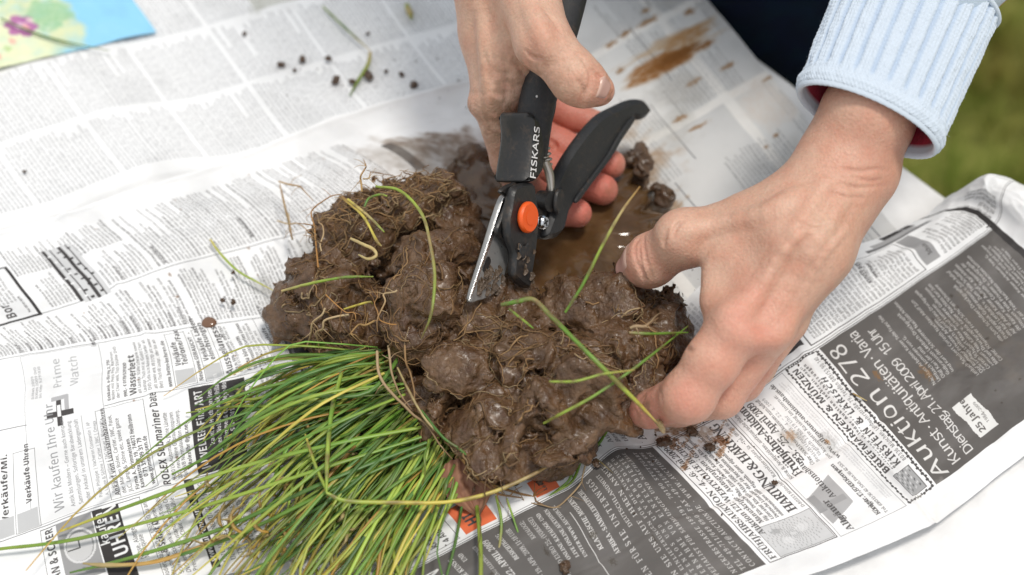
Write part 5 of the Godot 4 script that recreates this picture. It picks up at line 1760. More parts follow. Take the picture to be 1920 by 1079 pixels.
	var rlittle := [jd(960, 110, D + .085, 36), jd(1015, 190, D + .105, 29), jd(1075, 218, D + .112, 29), jd(1135, 240, D + .110, 24)]
	all = rpalm.duplicate()
	all.append_array([rfore, rthumb, rindex, rmiddle, rring, rlittle])
	var e := hand_field(all, cell)
	chain_in(e, rfore, 0.010)
	for c in rpalm: chain_in(e, c, 0.010)
	var rf := e.clear_copy()
	chain_in(rf, rindex, 0.004)
	for ch in [rmiddle, rring, rlittle]:
		var g := e.clear_copy()
		chain_in(g, ch, 0.004)
		rf.join(g, 0.0008)
	e.join(rf, 0.005)
	var rt := e.clear_copy()
	chain_in(rt, rthumb, 0.006)
	rt.blob(jd(1085, 158, D - .036, 38)[0], 0.0112, 0.008)
	e.join(rt, 0.009)
	e.blob(jd(896, 196, D + .022, 16)[0], 0.005, 0.006)
	tendon(e, [[900, 20], [908, 100], [914, 180]], 0.0010, 0.0030)
	tendon(e, [[990, 0], [1010, 50], [1030, 100]], 0.0010, 0.0034)
	for g in [[[1092, 112], [1104, 130], [1108, 150], [1100, 175], [1088, 198]], [[1084, 150], [1094, 170], [1090, 190]], [[960, 110], [975, 130], [990, 150], [998, 160]], [[985, 95], [1000, 108], [1018, 112]], [[1030, 262], [1042, 272], [1040, 284]], [[1020, 20], [1040, 40], [1050, 60]], [[905, 90], [915, 130], [920, 170]], [[945, 110], [950, 150], [948, 190]], [[1105, 128], [1120, 140], [1128, 150]]]:
		groove(e, g, 0.0006, 0.0010)
	var red2: Array = [[PD(1085, 400, D + .05), 0.026, 0.75], [PD(1130, 352, D + .06), 0.026, 0.75], [PD(1145, 308, D + .075), 0.026, 0.75], [PD(1060, 290, D + .075), 0.028, 0.65], [PD(1075, 215, D + .09), 0.03, 0.7], [PD(1130, 175, D - .04), 0.011, 0.35], [PD(1010, 100, D - .04), 0.012, 0.15], [PD(1040, 345, D + .06), 0.02, 0.6]]
	var dirt_and_shade: Array = [[PD(960, 175, D), 0.017, 0.55], [PD(925, 270, D + .01), 0.014, 0.5], [PD(888, 190, D + .02), 0.008, 0.5], [PD(1000, 165, D - .02), 0.016, 0.4], [PD(985, 130, D - .02), 0.014, 0.65], [PD(915, 240, D + .01), 0.02, 0.4], [PD(1060, 150, D - .04), 0.02, 0.22], [PD(1130, 190, D - .03), 0.010, 0.8], [PD(1146, 172, D - .03), 0.007, 0.6], [PD(1165, 310, D + .08), 0.010, 0.5], [PD(1150, 360, D + .07), 0.010, 0.5], [PD(1105, 405, D + .05), 0.010, 0.5], [PD(1115, 120, D - .03), 0.008, 0.3]]  # mud smears; the index-side ones also paint its brown shading into the skin
	add_skin(body, e, red2, dirt_and_shade, 7.0)
	nail(e, rthumb[3][0], rthumb[4][0], cam_r * 0.75 - cam_f * 0.8 - cam_u * 0.25, 0.0, 1.55, 0.62, 0.010, Color(0.46, 0.29, 0.24), "fingernail", per)
	# ---------- elbows, neck and head, out of the picture
	var el := PD(2120, -430, 1.0)
	var er := PD(1010, -760, 1.02)
	var neck := Vector3(0.13, 0.66, -0.36)
	var head := Vector3(0.08, 0.82, -0.31)
	var hf := Field.new(head - Vector3(0.14, 0.24, 0.14), head + Vector3(0.14, 0.16, 0.14), 0.004)
	var face := Vector3(-0.70, -0.30, 0.62).normalized()
	var side := face.cross(Vector3.UP).normalized()
	hf.capsule(neck, head, 0.055, 0.05, 0.02)
	hf.capsule(head + Vector3(0, 0.03, 0) - face * 0.02, head - Vector3(0, 0.02, 0) + face * 0.02, 0.082, 0.066, 0.03)
	hf.capsule(head + face * 0.065 - Vector3(0, 0.055, 0), head + face * 0.05 - Vector3(0, 0.04, 0), 0.026, 0.04, 0.02)
	hf.capsule(head + face * 0.085 + Vector3(0, 0.012, 0), head + face * 0.106 - Vector3(0, 0.022, 0), 0.007, 0.011, 0.008)
	for s in [-1.0, 1.0]:
		hf.carve(head + face * 0.10 + side * s * 0.032 + Vector3(0, 0.012, 0), head + face * 0.099 + side * s * 0.030 + Vector3(0, 0.012, 0), 0.013, 0.01)
		hf.blob(head + face * 0.078 + side * s * 0.031 + Vector3(0, 0.010, 0), 0.011, 0.002)
		hf.capsule(head + side * s * 0.078 + Vector3(0, 0.02, 0) - face * 0.006, head + side * s * 0.078 - Vector3(0, 0.025, 0), 0.014, 0.010, 0.005)
	hf.carve(head + face * 0.097 - side * 0.02 - Vector3(0, 0.048, 0), head + face * 0.097 + side * 0.02 - Vector3(0, 0.048, 0), 0.003, 0.004)
	add_skin(body, hf, [[head + face * 0.10 - Vector3(0, 0.048, 0), 0.018, 0.5]], [], 3.0)
	# arms under the sleeves, up to the shoulders
	var sl := Vector3(0.30, 0.60, -0.27)
	var sr := Vector3(0.03, 0.60, -0.54)
	tube(body, [jt(1660, 130, .163, 60)[0], el, sl, neck, sr, er, jd(960, -180, D + .035, 90)[0]], [0.018, 0.036, 0.045, 0.04, 0.045, 0.036, 0.026], [Color(0.56, 0.32, 0.22)], 16, 60)
	var bo := put("body", soup_mesh(body), skin_mat, per, back)
	for c in per.get_children():
		if c != bo: c.transform = back
	# hair
	var hr := Field.new(head - Vector3(0.15, 0.2, 0.15), head + Vector3(0.15, 0.17, 0.15), 0.006)
	hr.capsule(head + Vector3(0, 0.045, 0) - face * 0.035, head - face * 0.075 - Vector3(0, 0.05, 0), 0.092, 0.07, 0.03)
	var m := nets(hr)
	var hc := PackedColorArray()
	for p in m[0]: hc.append(Color(0.10, 0.06, 0.035) * (1.0 + 0.5 * fuzz.get_noise_3d(p.x * 300.0, p.y * 20.0, p.z * 300.0)))
	put("hair", array_mesh(m[0], m[1], m[2], hc), vmat(0.6), per, back)
	build_clothes(per, back, el, er, neck)

func knit_tex() -> ImageTexture:                                # rows of knitted loops
	var w := 64
	var h := 64
	var im := Image.create_empty(w, h, false, Image.FORMAT_L8)
	for y in h:
		for x in w:
			var u := fmod(x / 16.0, 1.0)
			var v := fmod(y / 16.0 + absf(u - 0.5) * 1.1, 1.0)
			var q := (1.0 - pow(absf(v * 2.0 - 1.0), 2.0)) * (1.0 - pow(absf(absf(u - 0.5) * 4.0 - 1.0), 2.0))
			im.set_pixel(x, y, Color.from_hsv(0, 0, clampf(q, 0, 1)))
	return ImageTexture.create_from_image(im)

func build_clothes(per: Node3D, back: Transform3D, el: Vector3, er: Vector3, neck: Vector3):
	var wool := vmat(0.95, 0.15)
	wool.rim_enabled = true
	wool.rim = 0.5
	wool.rim_tint = 0.7
	var wt := noise_tex(91, 0.06, 3)
	bump(wool, wt, 0.03, 30.0)
	# the ribbed cuff of the sleeve on the right
	var c0 := P(1628, 222, .152)
	var top := PD(1738, -40, depth_of(c0) + 0.030)
	var ax := (top - c0).normalized()
	var sx := (cam_r * 0.88 - cam_u * 0.47)
	sx = (sx - ax * sx.dot(ax)).normalized()
	var sy := ax.cross(sx).normalized()
	var rx := px_m(146, c0)
	var ry := rx * 0.60
	var length := 0.088
	var nu := 721
	var nv := 210
	var pts := PackedVector3Array()
	var cols := PackedColorArray()
	var ribs := 27
	var blue := Color(0.58, 0.655, 0.745)
	for j in nv:
		var v := float(j) / (nv - 1)
		for i in nu:
			var a := TAU * i / (nu - 1)
			var up: float = v * length
			var hem := clampf(up / 0.0085, 0.0, 1.0)
			var u := a / TAU * ribs
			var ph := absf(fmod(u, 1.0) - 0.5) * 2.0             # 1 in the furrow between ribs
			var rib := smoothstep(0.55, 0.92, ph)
			var loops := up * 900.0
			var st := 0.0
			if hem < 1.0:
				st = sin(loops * 2.2 + 1.2 * sin(u * TAU * 4.0)) * 0.00022 + sin(PI * hem) * 0.0013
			else:
				var col4 := u * 5.0
				st = (absf(sin(col4 * PI)) - 0.5) * 0.00035 + sin(loops * 2.7 + absf(fmod(col4, 1.0) - 0.5) * 5.0) * 0.00013
				st -= rib * 0.0014 * smoothstep(0.0085, 0.016, up)
			st += fuzz.get_noise_3d(cos(a) * 5.0, sin(a) * 5.0, up * 60.0) * 0.0007
			var flare := 1.0 + 0.09 * v
			var c := c0 + ax * up
			var dir := sx * cos(a) + sy * sin(a)
			pts.append(c + (sx * cos(a) * rx + sy * sin(a) * ry) * flare + dir * st)
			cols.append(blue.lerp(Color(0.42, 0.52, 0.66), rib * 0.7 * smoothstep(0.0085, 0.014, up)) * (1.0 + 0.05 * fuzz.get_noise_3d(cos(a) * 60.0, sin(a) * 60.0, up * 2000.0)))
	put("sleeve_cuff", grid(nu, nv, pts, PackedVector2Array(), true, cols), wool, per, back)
	# the rolled edge and the red lining inside
	var edge := PackedVector3Array()
	var ec := PackedColorArray()
	for j in 13:
		var t := PI * j / 12.0
		for i in 181:
			var a := TAU * i / 180
			var dir := (sx * cos(a) * rx + sy * sin(a) * ry)
			var k := 1.0 - (1.0 - cos(t)) * 0.5 * 0.085
			edge.append(c0 + dir * k - ax * sin(t) * 0.0026 + ax * sin(i * 2.1) * 0.00012)
			ec.append(blue * 0.97)
	put("cuff_edge", grid(181, 13, edge, PackedVector2Array(), true, ec), wool, per, back)
	var inn := PackedVector3Array()
	var ic := PackedColorArray()
	for j in 24:
		for i in 121:
			var a := TAU * i / 120
			var up := j / 23.0 * 0.07
			var k := 0.915 + 0.03 * (1.0 if j > 2 else 0.0) * sin(a * 9.0 + j * 0.4) * 0.5
			inn.append(c0 + ax * up + (sx * cos(a) * rx + sy * sin(a) * ry) * k)
			ic.append(blue * 0.9 if j < 2 else Color(0.36, 0.02, 0.045) * (1.0 + 0.25 * fuzz.get_noise_2d(a * 6.0, up * 300.0)))
	put("cuff_lining", grid(121, 24, inn, PackedVector2Array(), true, ic), wool, per, back)
	# fibres that stand off the wool
	var hairs := Soup.new()
	for k in 700:
		var a := rng.randf() * TAU
		var up := rng.randf() * length
		var dir := sx * cos(a) + sy * sin(a)
		var p := c0 + ax * up + (sx * cos(a) * rx + sy * sin(a) * ry) * (1.0 + 0.05 * up / length)
		var w := Vector3(rng.randf_range(-1, 1), rng.randf_range(-1, 1), rng.randf_range(-1, 1)) * 0.0016
		tube(hairs, [p - dir * 0.0005, p + dir * rng.randf_range(0.0003, 0.0008) + w * 0.4, p + dir * rng.randf_range(0.0003, 0.0011) + w * 0.9], [0.00006, 0.00003], [blue * 1.1], 3, 4)
	tag(put("wool_fibres", soup_mesh(hairs), wool, per, back), "", "", "", "stuff")
	# sleeves, body of the sweater, jeans: coarse cloth mostly out of the picture
	var sh_l := Vector3(0.30, 0.60, -0.27)
	var sh_r := Vector3(0.03, 0.60, -0.54)
	var lo := Vector3(-0.25, -0.1, -0.85)
	var sf := Field.new(lo, Vector3(0.60, 0.78, 0.06), 0.0075)
	var ctop := c0 + ax * length
	sf.capsule(ctop + ax * 0.012, el, rx * 0.96, 0.058, 0.02)
	sf.capsule(el, sh_l, 0.058, 0.075, 0.03)
	var rcuff := PD(960, -160, 0.92)
	sf.capsule(rcuff, er, 0.044, 0.056, 0.02)
	sf.capsule(er, sh_r, 0.058, 0.075, 0.03)
	sf.capsule(sh_l, sh_r, 0.085, 0.085, 0.04)
	sf.capsule((sh_l + sh_r) * 0.5 - Vector3(0, 0.05, 0), Vector3(0.16, 0.10, -0.42), 0.15, 0.155, 0.05)
	sf.capsule(neck - Vector3(0, 0.04, 0), neck + Vector3(0, 0.02, 0), 0.075, 0.068, 0.03)
	var m := nets(sf)
	var cc := PackedColorArray()
	for p in m[0]: cc.append(Color(0.56, 0.66, 0.78))
	put("sweater", array_mesh(m[0], m[1], m[2], cc), wool, per, back)
	var seam := Soup.new()
	var ring := []
	for i in 41:
		var a := TAU * i / 40
		ring.append(ctop + (sx * cos(a) * rx + sy * sin(a) * ry) * 1.09)
	tube(seam, ring, [0.0016], [blue * 1.05], 6, 120)
	put("cuff_seam", soup_mesh(seam), wool, per, back)
	var jf := Field.new(Vector3(-0.1, -0.74, -0.72), Vector3(0.45, 0.22, -0.18), 0.009)
	jf.capsule(Vector3(0.16, 0.12, -0.42), Vector3(0.22, -0.05, -0.38), 0.15, 0.12, 0.05)
	jf.capsule(Vector3(0.235, -0.05, -0.345), Vector3(0.24, -0.42, -0.345), 0.098, 0.075, 0.03)
	jf.capsule(Vector3(0.24, -0.42, -0.345), Vector3(0.25, -0.70, -0.36), 0.074, 0.068, 0.03)
	jf.capsule(Vector3(0.10, -0.05, -0.46), Vector3(0.10, -0.42, -0.47), 0.098, 0.075, 0.02)
	jf.capsule(Vector3(0.10, -0.42, -0.47), Vector3(0.10, -0.70, -0.50), 0.074, 0.068, 0.03)
	m = nets(jf)
	cc = PackedColorArray()
	for p in m[0]: cc.append(Color(0.010, 0.015, 0.028) * (1.0 + 0.3 * fuzz.get_noise_3dv(p * 40.0)))
	var denim := vmat(0.9, 0.2)
	bump(denim, wt, 0.02, 25.0)
	put("jeans", array_mesh(m[0], m[1], m[2], cc), denim, per, back)
	var shoe := Soup.new()
	for q in [Vector3(0.25, -0.715, -0.36), Vector3(0.10, -0.715, -0.50)]:
		tube(shoe, [q - Vector3(-0.06, 0, 0.05), q, q + Vector3(-0.10, 0.0, 0.085), q + Vector3(-0.15, -0.008, 0.13)], [0.03, 0.046, 0.045, 0.03], [Color(0.03, 0.03, 0.03)], 14, 14, 0.62)
	put("shoes", soup_mesh(shoe), vmat(0.5), per, back)

# ---------------------------------------------------------------- pruning shears
var sh_k: Vector3
var sh_a: Vector3
var sh_b: Vector3
var sh_n: Vector3

func sh_out(ps: Array, z: float) -> Array:                     # picture spots of a face at depth z of the tool's plane, in its own axes
	var out := []
	var c := cos(deg_to_rad(48.0))
	for q in ps:
		var p := PD(q[0], q[1], 1.0) - cam_pos                   # sight line meets the plane
		var o := sh_k + sh_n * z
		var t := (o - cam_pos).dot(sh_n) / p.dot(sh_n)
		var w := cam_pos + p * t - o
		out.append(Vector2(w.dot(sh_b), w.dot(sh_a)))
	return out

func dirty_tex(sd: int, base: Color, much: float) -> ImageTexture:      # plastic with dried specks of mud and scuffs
	var n := FastNoiseLite.new()
	n.seed = sd
	n.frequency = 0.018
	n.fractal_octaves = 5
	var im := n.get_seamless_image(256, 256)
	im.convert(Image.FORMAT_RGB8)
	n.seed = sd + 5
	n.frequency = 0.09
	var im2 := n.get_seamless_image(256, 256)
	for y in 256:
		for x in 256:
			var v := im.get_pixel(x, y).r
			var w := im2.get_pixel(x, y).r
			var c := base * (0.85 + 0.3 * w)
			c = c.lerp(Color(0.38, 0.30, 0.23), smoothstep(much, much + 0.12, v * 0.62 + w * 0.38) * 0.5)
			im.set_pixel(x, y, c)
	return ImageTexture.create_from_image(im)

func build_shears():
	sh_k = PD(985, 410, 0.893)
	var c := cos(deg_to_rad(56.0))
	var s := sin(deg_to_rad(56.0))
	sh_a = (cam_u + cam_r * 0.08).normalized()
	sh_n = (-cam_f * c + cam_r * s)
	sh_n = (sh_n - sh_a * sh_n.dot(sh_a)).normalized()
	sh_b = sh_a.cross(sh_n).normalized()
	var t := thing("pruning_shears", "open black pruning shears with orange pivot and steel blade", "pruning shears", sh_k)
	var xf := Transform3D(Basis(sh_b, sh_a, sh_n), Vector3.ZERO)
	var black := mat(srgb(0.016, 0.016, 0.017), 0.42, 0.5)
	bump(black, noise_tex(61, 0.05, 4), 0.010, 17.0)
	black.albedo_texture = dirty_tex(301, Color(0.13, 0.13, 0.133), 0.60)
	black.albedo_color = Color.WHITE
	var grip := mat(srgb(0.022, 0.023, 0.025), 0.55, 0.5)
	bump(grip, noise_tex(62, 0.08, 3), 0.012, 19.0)
	grip.albedo_texture = dirty_tex(302, Color(0.155, 0.158, 0.165), 0.62)
	grip.albedo_color = Color.WHITE
	var steel := mat(srgb(0.33, 0.33, 0.325), 0.34, 0.5, 0.55)
	steel.roughness_texture = tone_tex(noise_tex(63, 0.03, 4), 0.22, 0.6)
	steel.roughness = 1.0
	bump(steel, noise_tex(64, 0.06, 4), 0.006, 30.0)
	var bright := mat(srgb(0.86, 0.86, 0.85), 0.22, 0.5, 1.0)
	bump(bright, noise_tex(65, 0.2, 3), 0.012, 60.0)
	var prism := func(called: String, ps: Array, z0: float, z1: float, bev: float, m: Material, per: int, par: Node = null):
		var so := Soup.new()
		bevel_prism(so, smooth_outline(sh_out(ps, z1), per), z0, z1, bev, xf)
		return put(called, soup_mesh(so), m, par if par else t)
	# blade: body, polished edge, slot
	var bl: MeshInstance3D = prism.call("blade", [[944, 369], [953, 369], [951, 382], [938, 428], [948, 452], [957, 470], [954, 490], [940, 534], [923, 554], [898, 564], [883, 560], [907, 480], [930, 405]], -0.0014, 0.0020, 0.0005, steel, 4)
	prism.call("blade_edge", [[945, 370], [953, 369], [950, 381], [918, 466], [886, 554], [882, 555], [913, 462], [938, 388]], 0.0022, 0.0030, 0.0003, bright, 4, bl)
	prism.call("slot", [[916, 481], [921, 491], [912, 511], [906, 507], [908, 494]], 0.0018, 0.00245, 0.0002, black, 4, bl)
	# plates round the pivot and the lower jaw
	prism.call("pivot_plate", [[938, 360], [955, 346], [985, 346], [990, 420], [975, 462], [957, 468], [942, 450], [931, 432], [944, 400], [952, 372]], 0.0035, 0.0065, 0.0012, black, 4)
	prism.call("jaw", [[968, 352], [1002, 344], [1008, 373], [1012, 400], [1010, 450], [1001, 512], [996, 540], [984, 536], [970, 524], [965, 512], [967, 480], [961, 460], [955, 441], [954, 415], [959, 388]], 0.0066, 0.0125, 0.0016, black, 4)
	prism.call("hook_rim", [[976, 458], [985, 462], [992, 456], [990, 480], [978, 484]], 0.0126, 0.0140, 0.0006, grip, 4)
	# pivot cap
	var cap := SurfaceTool.new()
	var so := Soup.new()
	var kc: Vector2 = sh_out([[995, 408]], 0.0163)[0]
	var ring := []
	for i in 40: ring.append(kc + Vector2(cos(TAU * i / 40), sin(TAU * i / 40)) * 0.0089)
	bevel_prism(so, PackedVector2Array(ring), 0.0126, 0.0163, 0.0010, xf)
	var orange := mat(srgb(0.80, 0.105, 0.012), 0.42, 0.5)
	bump(orange, noise_tex(66, 0.06, 3), 0.01, 40.0)
	var knob := put("pivot_cap", soup_mesh(so), orange, t)
	so = Soup.new()
	ring = []
	for i in 28: ring.append(kc + Vector2(cos(TAU * i / 28), sin(TAU * i / 28)) * 0.0045)
	bevel_prism(so, PackedVector2Array(ring), 0.0164, 0.0166, 0.00012, xf)
	put("cap_disc", soup_mesh(so), orange, knob)
	# cross-head screw
	kc = sh_out([[1024, 417]], 0.010)[0]
	so = Soup.new()
	for r in 5:
		var z := [0.004, 0.0085, 0.0097, 0.0104, 0.0107]
		pass
	ring = []
	for i in 28: ring.append(kc + Vector2(cos(TAU * i / 28), sin(TAU * i / 28)) * 0.0042)
	bevel_prism(so, PackedVector2Array(ring), 0.004, 0.010, 0.0013, xf)
	var chrome := mat(srgb(0.75, 0.77, 0.80), 0.16, 0.5, 1.0)
	var sc := put("screw", soup_mesh(so), chrome, t)
	so = Soup.new()
	for q in 2:
		var v := Vector2(cos(0.5 + q * PI / 2), sin(0.5 + q * PI / 2))
		var w := Vector2(-v.y, v.x)
		bevel_prism(so, PackedVector2Array([kc - v * 0.0024 - w * 0.0006, kc + v * 0.0024 - w * 0.0006, kc + v * 0.0024 + w * 0.0006, kc - v * 0.0024 + w * 0.0006]), 0.0099, 0.01012 + q * 0.00005, 0.00008, xf)
	put("cross_slot", soup_mesh(so), black, sc)
	# head block with the maker's lettering
	var hb: MeshInstance3D = prism.call("head_block", [[996, 214], [1012, 218], [1022, 246], [1026, 280], [1024, 318], [1012, 338], [988, 343], [990, 320], [998, 260]], -0.0105, 0.0135, 0.0035, black, 5)
	var tm := TextMesh.new()
	tm.text = "FISKARS"
	var font := SystemFont.new()
	font.font_names = PackedStringArray(["Droid Sans"])
	font.font_weight = 400
	tm.font = font
	tm.font_size = 32
	tm.pixel_size = 0.0001
	tm.depth = 0.0003
	var box := tm.get_aabb()
	var A: Vector2 = sh_out([[1000, 334]], 0.0139)[0]
	var B: Vector2 = sh_out([[1008, 238]], 0.0139)[0]
	var along := (B - A)
	var sx: float = along.length() / box.size.x
	var sy: float = 0.0040 / (box.size.y * 0.74)
	var ua := along.normalized()
	var ux := sh_b * ua.x + sh_a * ua.y
	var uy := sh_n.cross(ux).normalized()
	var org := sh_b * A.x + sh_a * A.y + sh_n * 0.01375 - ux * box.position.x * sx
	put("lettering", tm, mat(srgb(0.78, 0.78, 0.78), 0.6), hb, Transform3D(Basis(ux * sx, uy * sy, sh_n), org - uy * 0.0))
	var tr := TextMesh.new()
	tr.text = "®"
	tr.font = font
	tr.font_size = 14
	tr.pixel_size = 0.0001
	tr.depth = 0.0003
	put("registered_mark", tr, mat(srgb(0.78, 0.78, 0.78), 0.6), hb, Transform3D(Basis(ux * 1.4, uy * 1.4, sh_n), org + ux * (along.length() + 0.0024) + uy * 0.003))
	# upper handle
	so = Soup.new()
	var path := []
	for q in [[1000, 290, 0.0], [1006, 240, 0.0], [1014, 190, 0.0], [1030, 130, 0.0], [1052, 60, 0.0], [1070, -10, 0.0], [1088, -90, 0.0], [1096, -150, 0.0]]:
		path.append(PD(q[0] - 6, q[1], 0.889) - sh_k)
	tube(so, path, [0.0100, 0.0105, 0.0110, 0.0115, 0.0118, 0.0105], [Color.WHITE], 22, 40, 0.85)
	put("upper_handle", soup_mesh(so), grip, t)
	prism.call("handle_strip", [[1020, 205], [1034, 175], [1046, 186], [1040, 225], [1024, 262]], -0.004, 0.006, 0.0015, black, 5)
	# lever
	var lv: MeshInstance3D = prism.call("lever_handle", [[1040, 360], [1055, 318], [1083, 271], [1124, 222], [1157, 202], [1193, 187], [1214, 190], [1224, 205], [1220, 217], [1206, 225], [1190, 223], [1166, 257], [1144, 295], [1110, 340], [1083, 376], [1070, 400], [1062, 432], [1047, 444], [1028, 447], [1028, 430], [1040, 400]], -0.001, 0.0075, 0.0028, grip, 4)
	prism.call("lever_rib", [[1186, 221], [1192, 226], [1168, 262], [1146, 299], [1112, 344], [1086, 379], [1080, 374], [1106, 338], [1140, 292], [1163, 252]], 0.0071, 0.0092, 0.0007, grip, 4, lv)
	prism.call("lever_recess", [[1172, 210], [1184, 204], [1188, 212], [1176, 222]], 0.0068, 0.0074, 0.0002, mat(srgb(0.006, 0.006, 0.006), 0.8), 4, lv)
	prism.call("lever_recess", [[1148, 240], [1160, 232], [1164, 242], [1152, 254]], 0.0068, 0.0074, 0.0002, mat(srgb(0.006, 0.006, 0.006), 0.8), 4, lv)
	prism.call("link_bracket", [[1046, 358], [1056, 352], [1060, 366], [1054, 396], [1046, 402], [1042, 382]], 0.0072, 0.0105, 0.0012, black, 4)
	prism.call("link_plate", [[1006, 392], [1040, 398], [1050, 430], [1044, 446], [1012, 448], [1004, 430]], -0.002, 0.0030, 0.001, black, 4)
	so = Soup.new()
	tube(so, [PD(1012, 374, .905) - sh_k, PD(1034, 378, .900) - sh_k], [0.0055, 0.0062], [Color.WHITE], 18, 3)
	put("link_pin", soup_mesh(so), black, t)
	# spring
	so = Soup.new()
	tube(so, [PD(1018, 262, .898) - sh_k, PD(1022, 300, .902) - sh_k, PD(1031, 330, .905) - sh_k, PD(1035, 370, .906) - sh_k], [0.0026, 0.0026, 0.0027, 0.0015], [Color.WHITE], 12, 20)
	var spm := mat(srgb(0.50, 0.47, 0.42), 0.36, 0.5, 1.0)
	var sp := put("spring", soup_mesh(so), spm, t)
	so = Soup.new()
	var coil := []
	for i in 60:
		var a := i * 0.42
		var ctr := PD(1018 + i * 0.12, 268 + i * 0.68, .8985 + i * .00006) - sh_k
		coil.append(ctr + (cam_r * cos(a) - cam_f * sin(a)) * 0.0030)
	tube(so, coil, [0.0009], [Color.WHITE], 7, 180)
	put("coil", soup_mesh(so), spm, sp)
	# mud on the blade
	so = Soup.new()
	for k in 84:
		var q := Vector2(rng.randf_range(892, 940), rng.randf_range(505, 558))
		var zz := 0.0021
		if k < 70:
			if q.x < 880 + (553 - q.y) * 0.45 + 6: continue
		elif k < 96:
			q = Vector2(rng.randf_range(968, 1004), rng.randf_range(450, 534))
			zz = 0.0125
		else:
			q = Vector2(rng.randf_range(990, 1022), rng.randf_range(300, 340))
			zz = 0.0135
		var v: Vector2 = sh_out([[q.x, q.y]], zz)[0]
		var at := sh_b * v.x + sh_a * v.y + sh_n * zz
		var w := rng.randf_range(0.0006, 0.0024)
		tube(so, [at - sh_a * w, at + sh_b * w * 0.4 + sh_n * 0.0003, at + sh_a * w], [w * 0.5, w, w * 0.4], [Color(0.085, 0.052, 0.03)], 7, 4, 0.3)
	tag(put("mud_specks", soup_mesh(so), mud_mat, t), "", "", "", "stuff")

# ---------------------------------------------------------------- puddle, crumbs, loose plant bits
func crumb_mesh(sd: int, r: float) -> ArrayMesh:
	var f := Field.new(Vector3.ONE * -r * 1.7, Vector3.ONE * r * 1.7, r * 0.22)
	f.capsule(Vector3(-r * 0.3, 0, 0), Vector3(r * 0.35, r * 0.1, 0.1 * r), r * 0.75, r * 0.6, r * 0.4)
	for i in f.d.size():
		var p := f.o + Vector3(i % f.nx, (i / f.nx) % f.ny, i / (f.nx * f.ny)) * f.c
		f.d[i] += fuzz.get_noise_3dv(p / r * 1.3 + Vector3.ONE * sd * 7.0) * r * 0.55
	var m := nets(f)
	var c := PackedColorArray()
	for p in m[0]: c.append(Color(0.085, 0.048, 0.026) * (1.0 + 0.5 * fuzz.get_noise_3dv(p / r * 2.0)))
	return array_mesh(m[0], m[1], m[2], c)

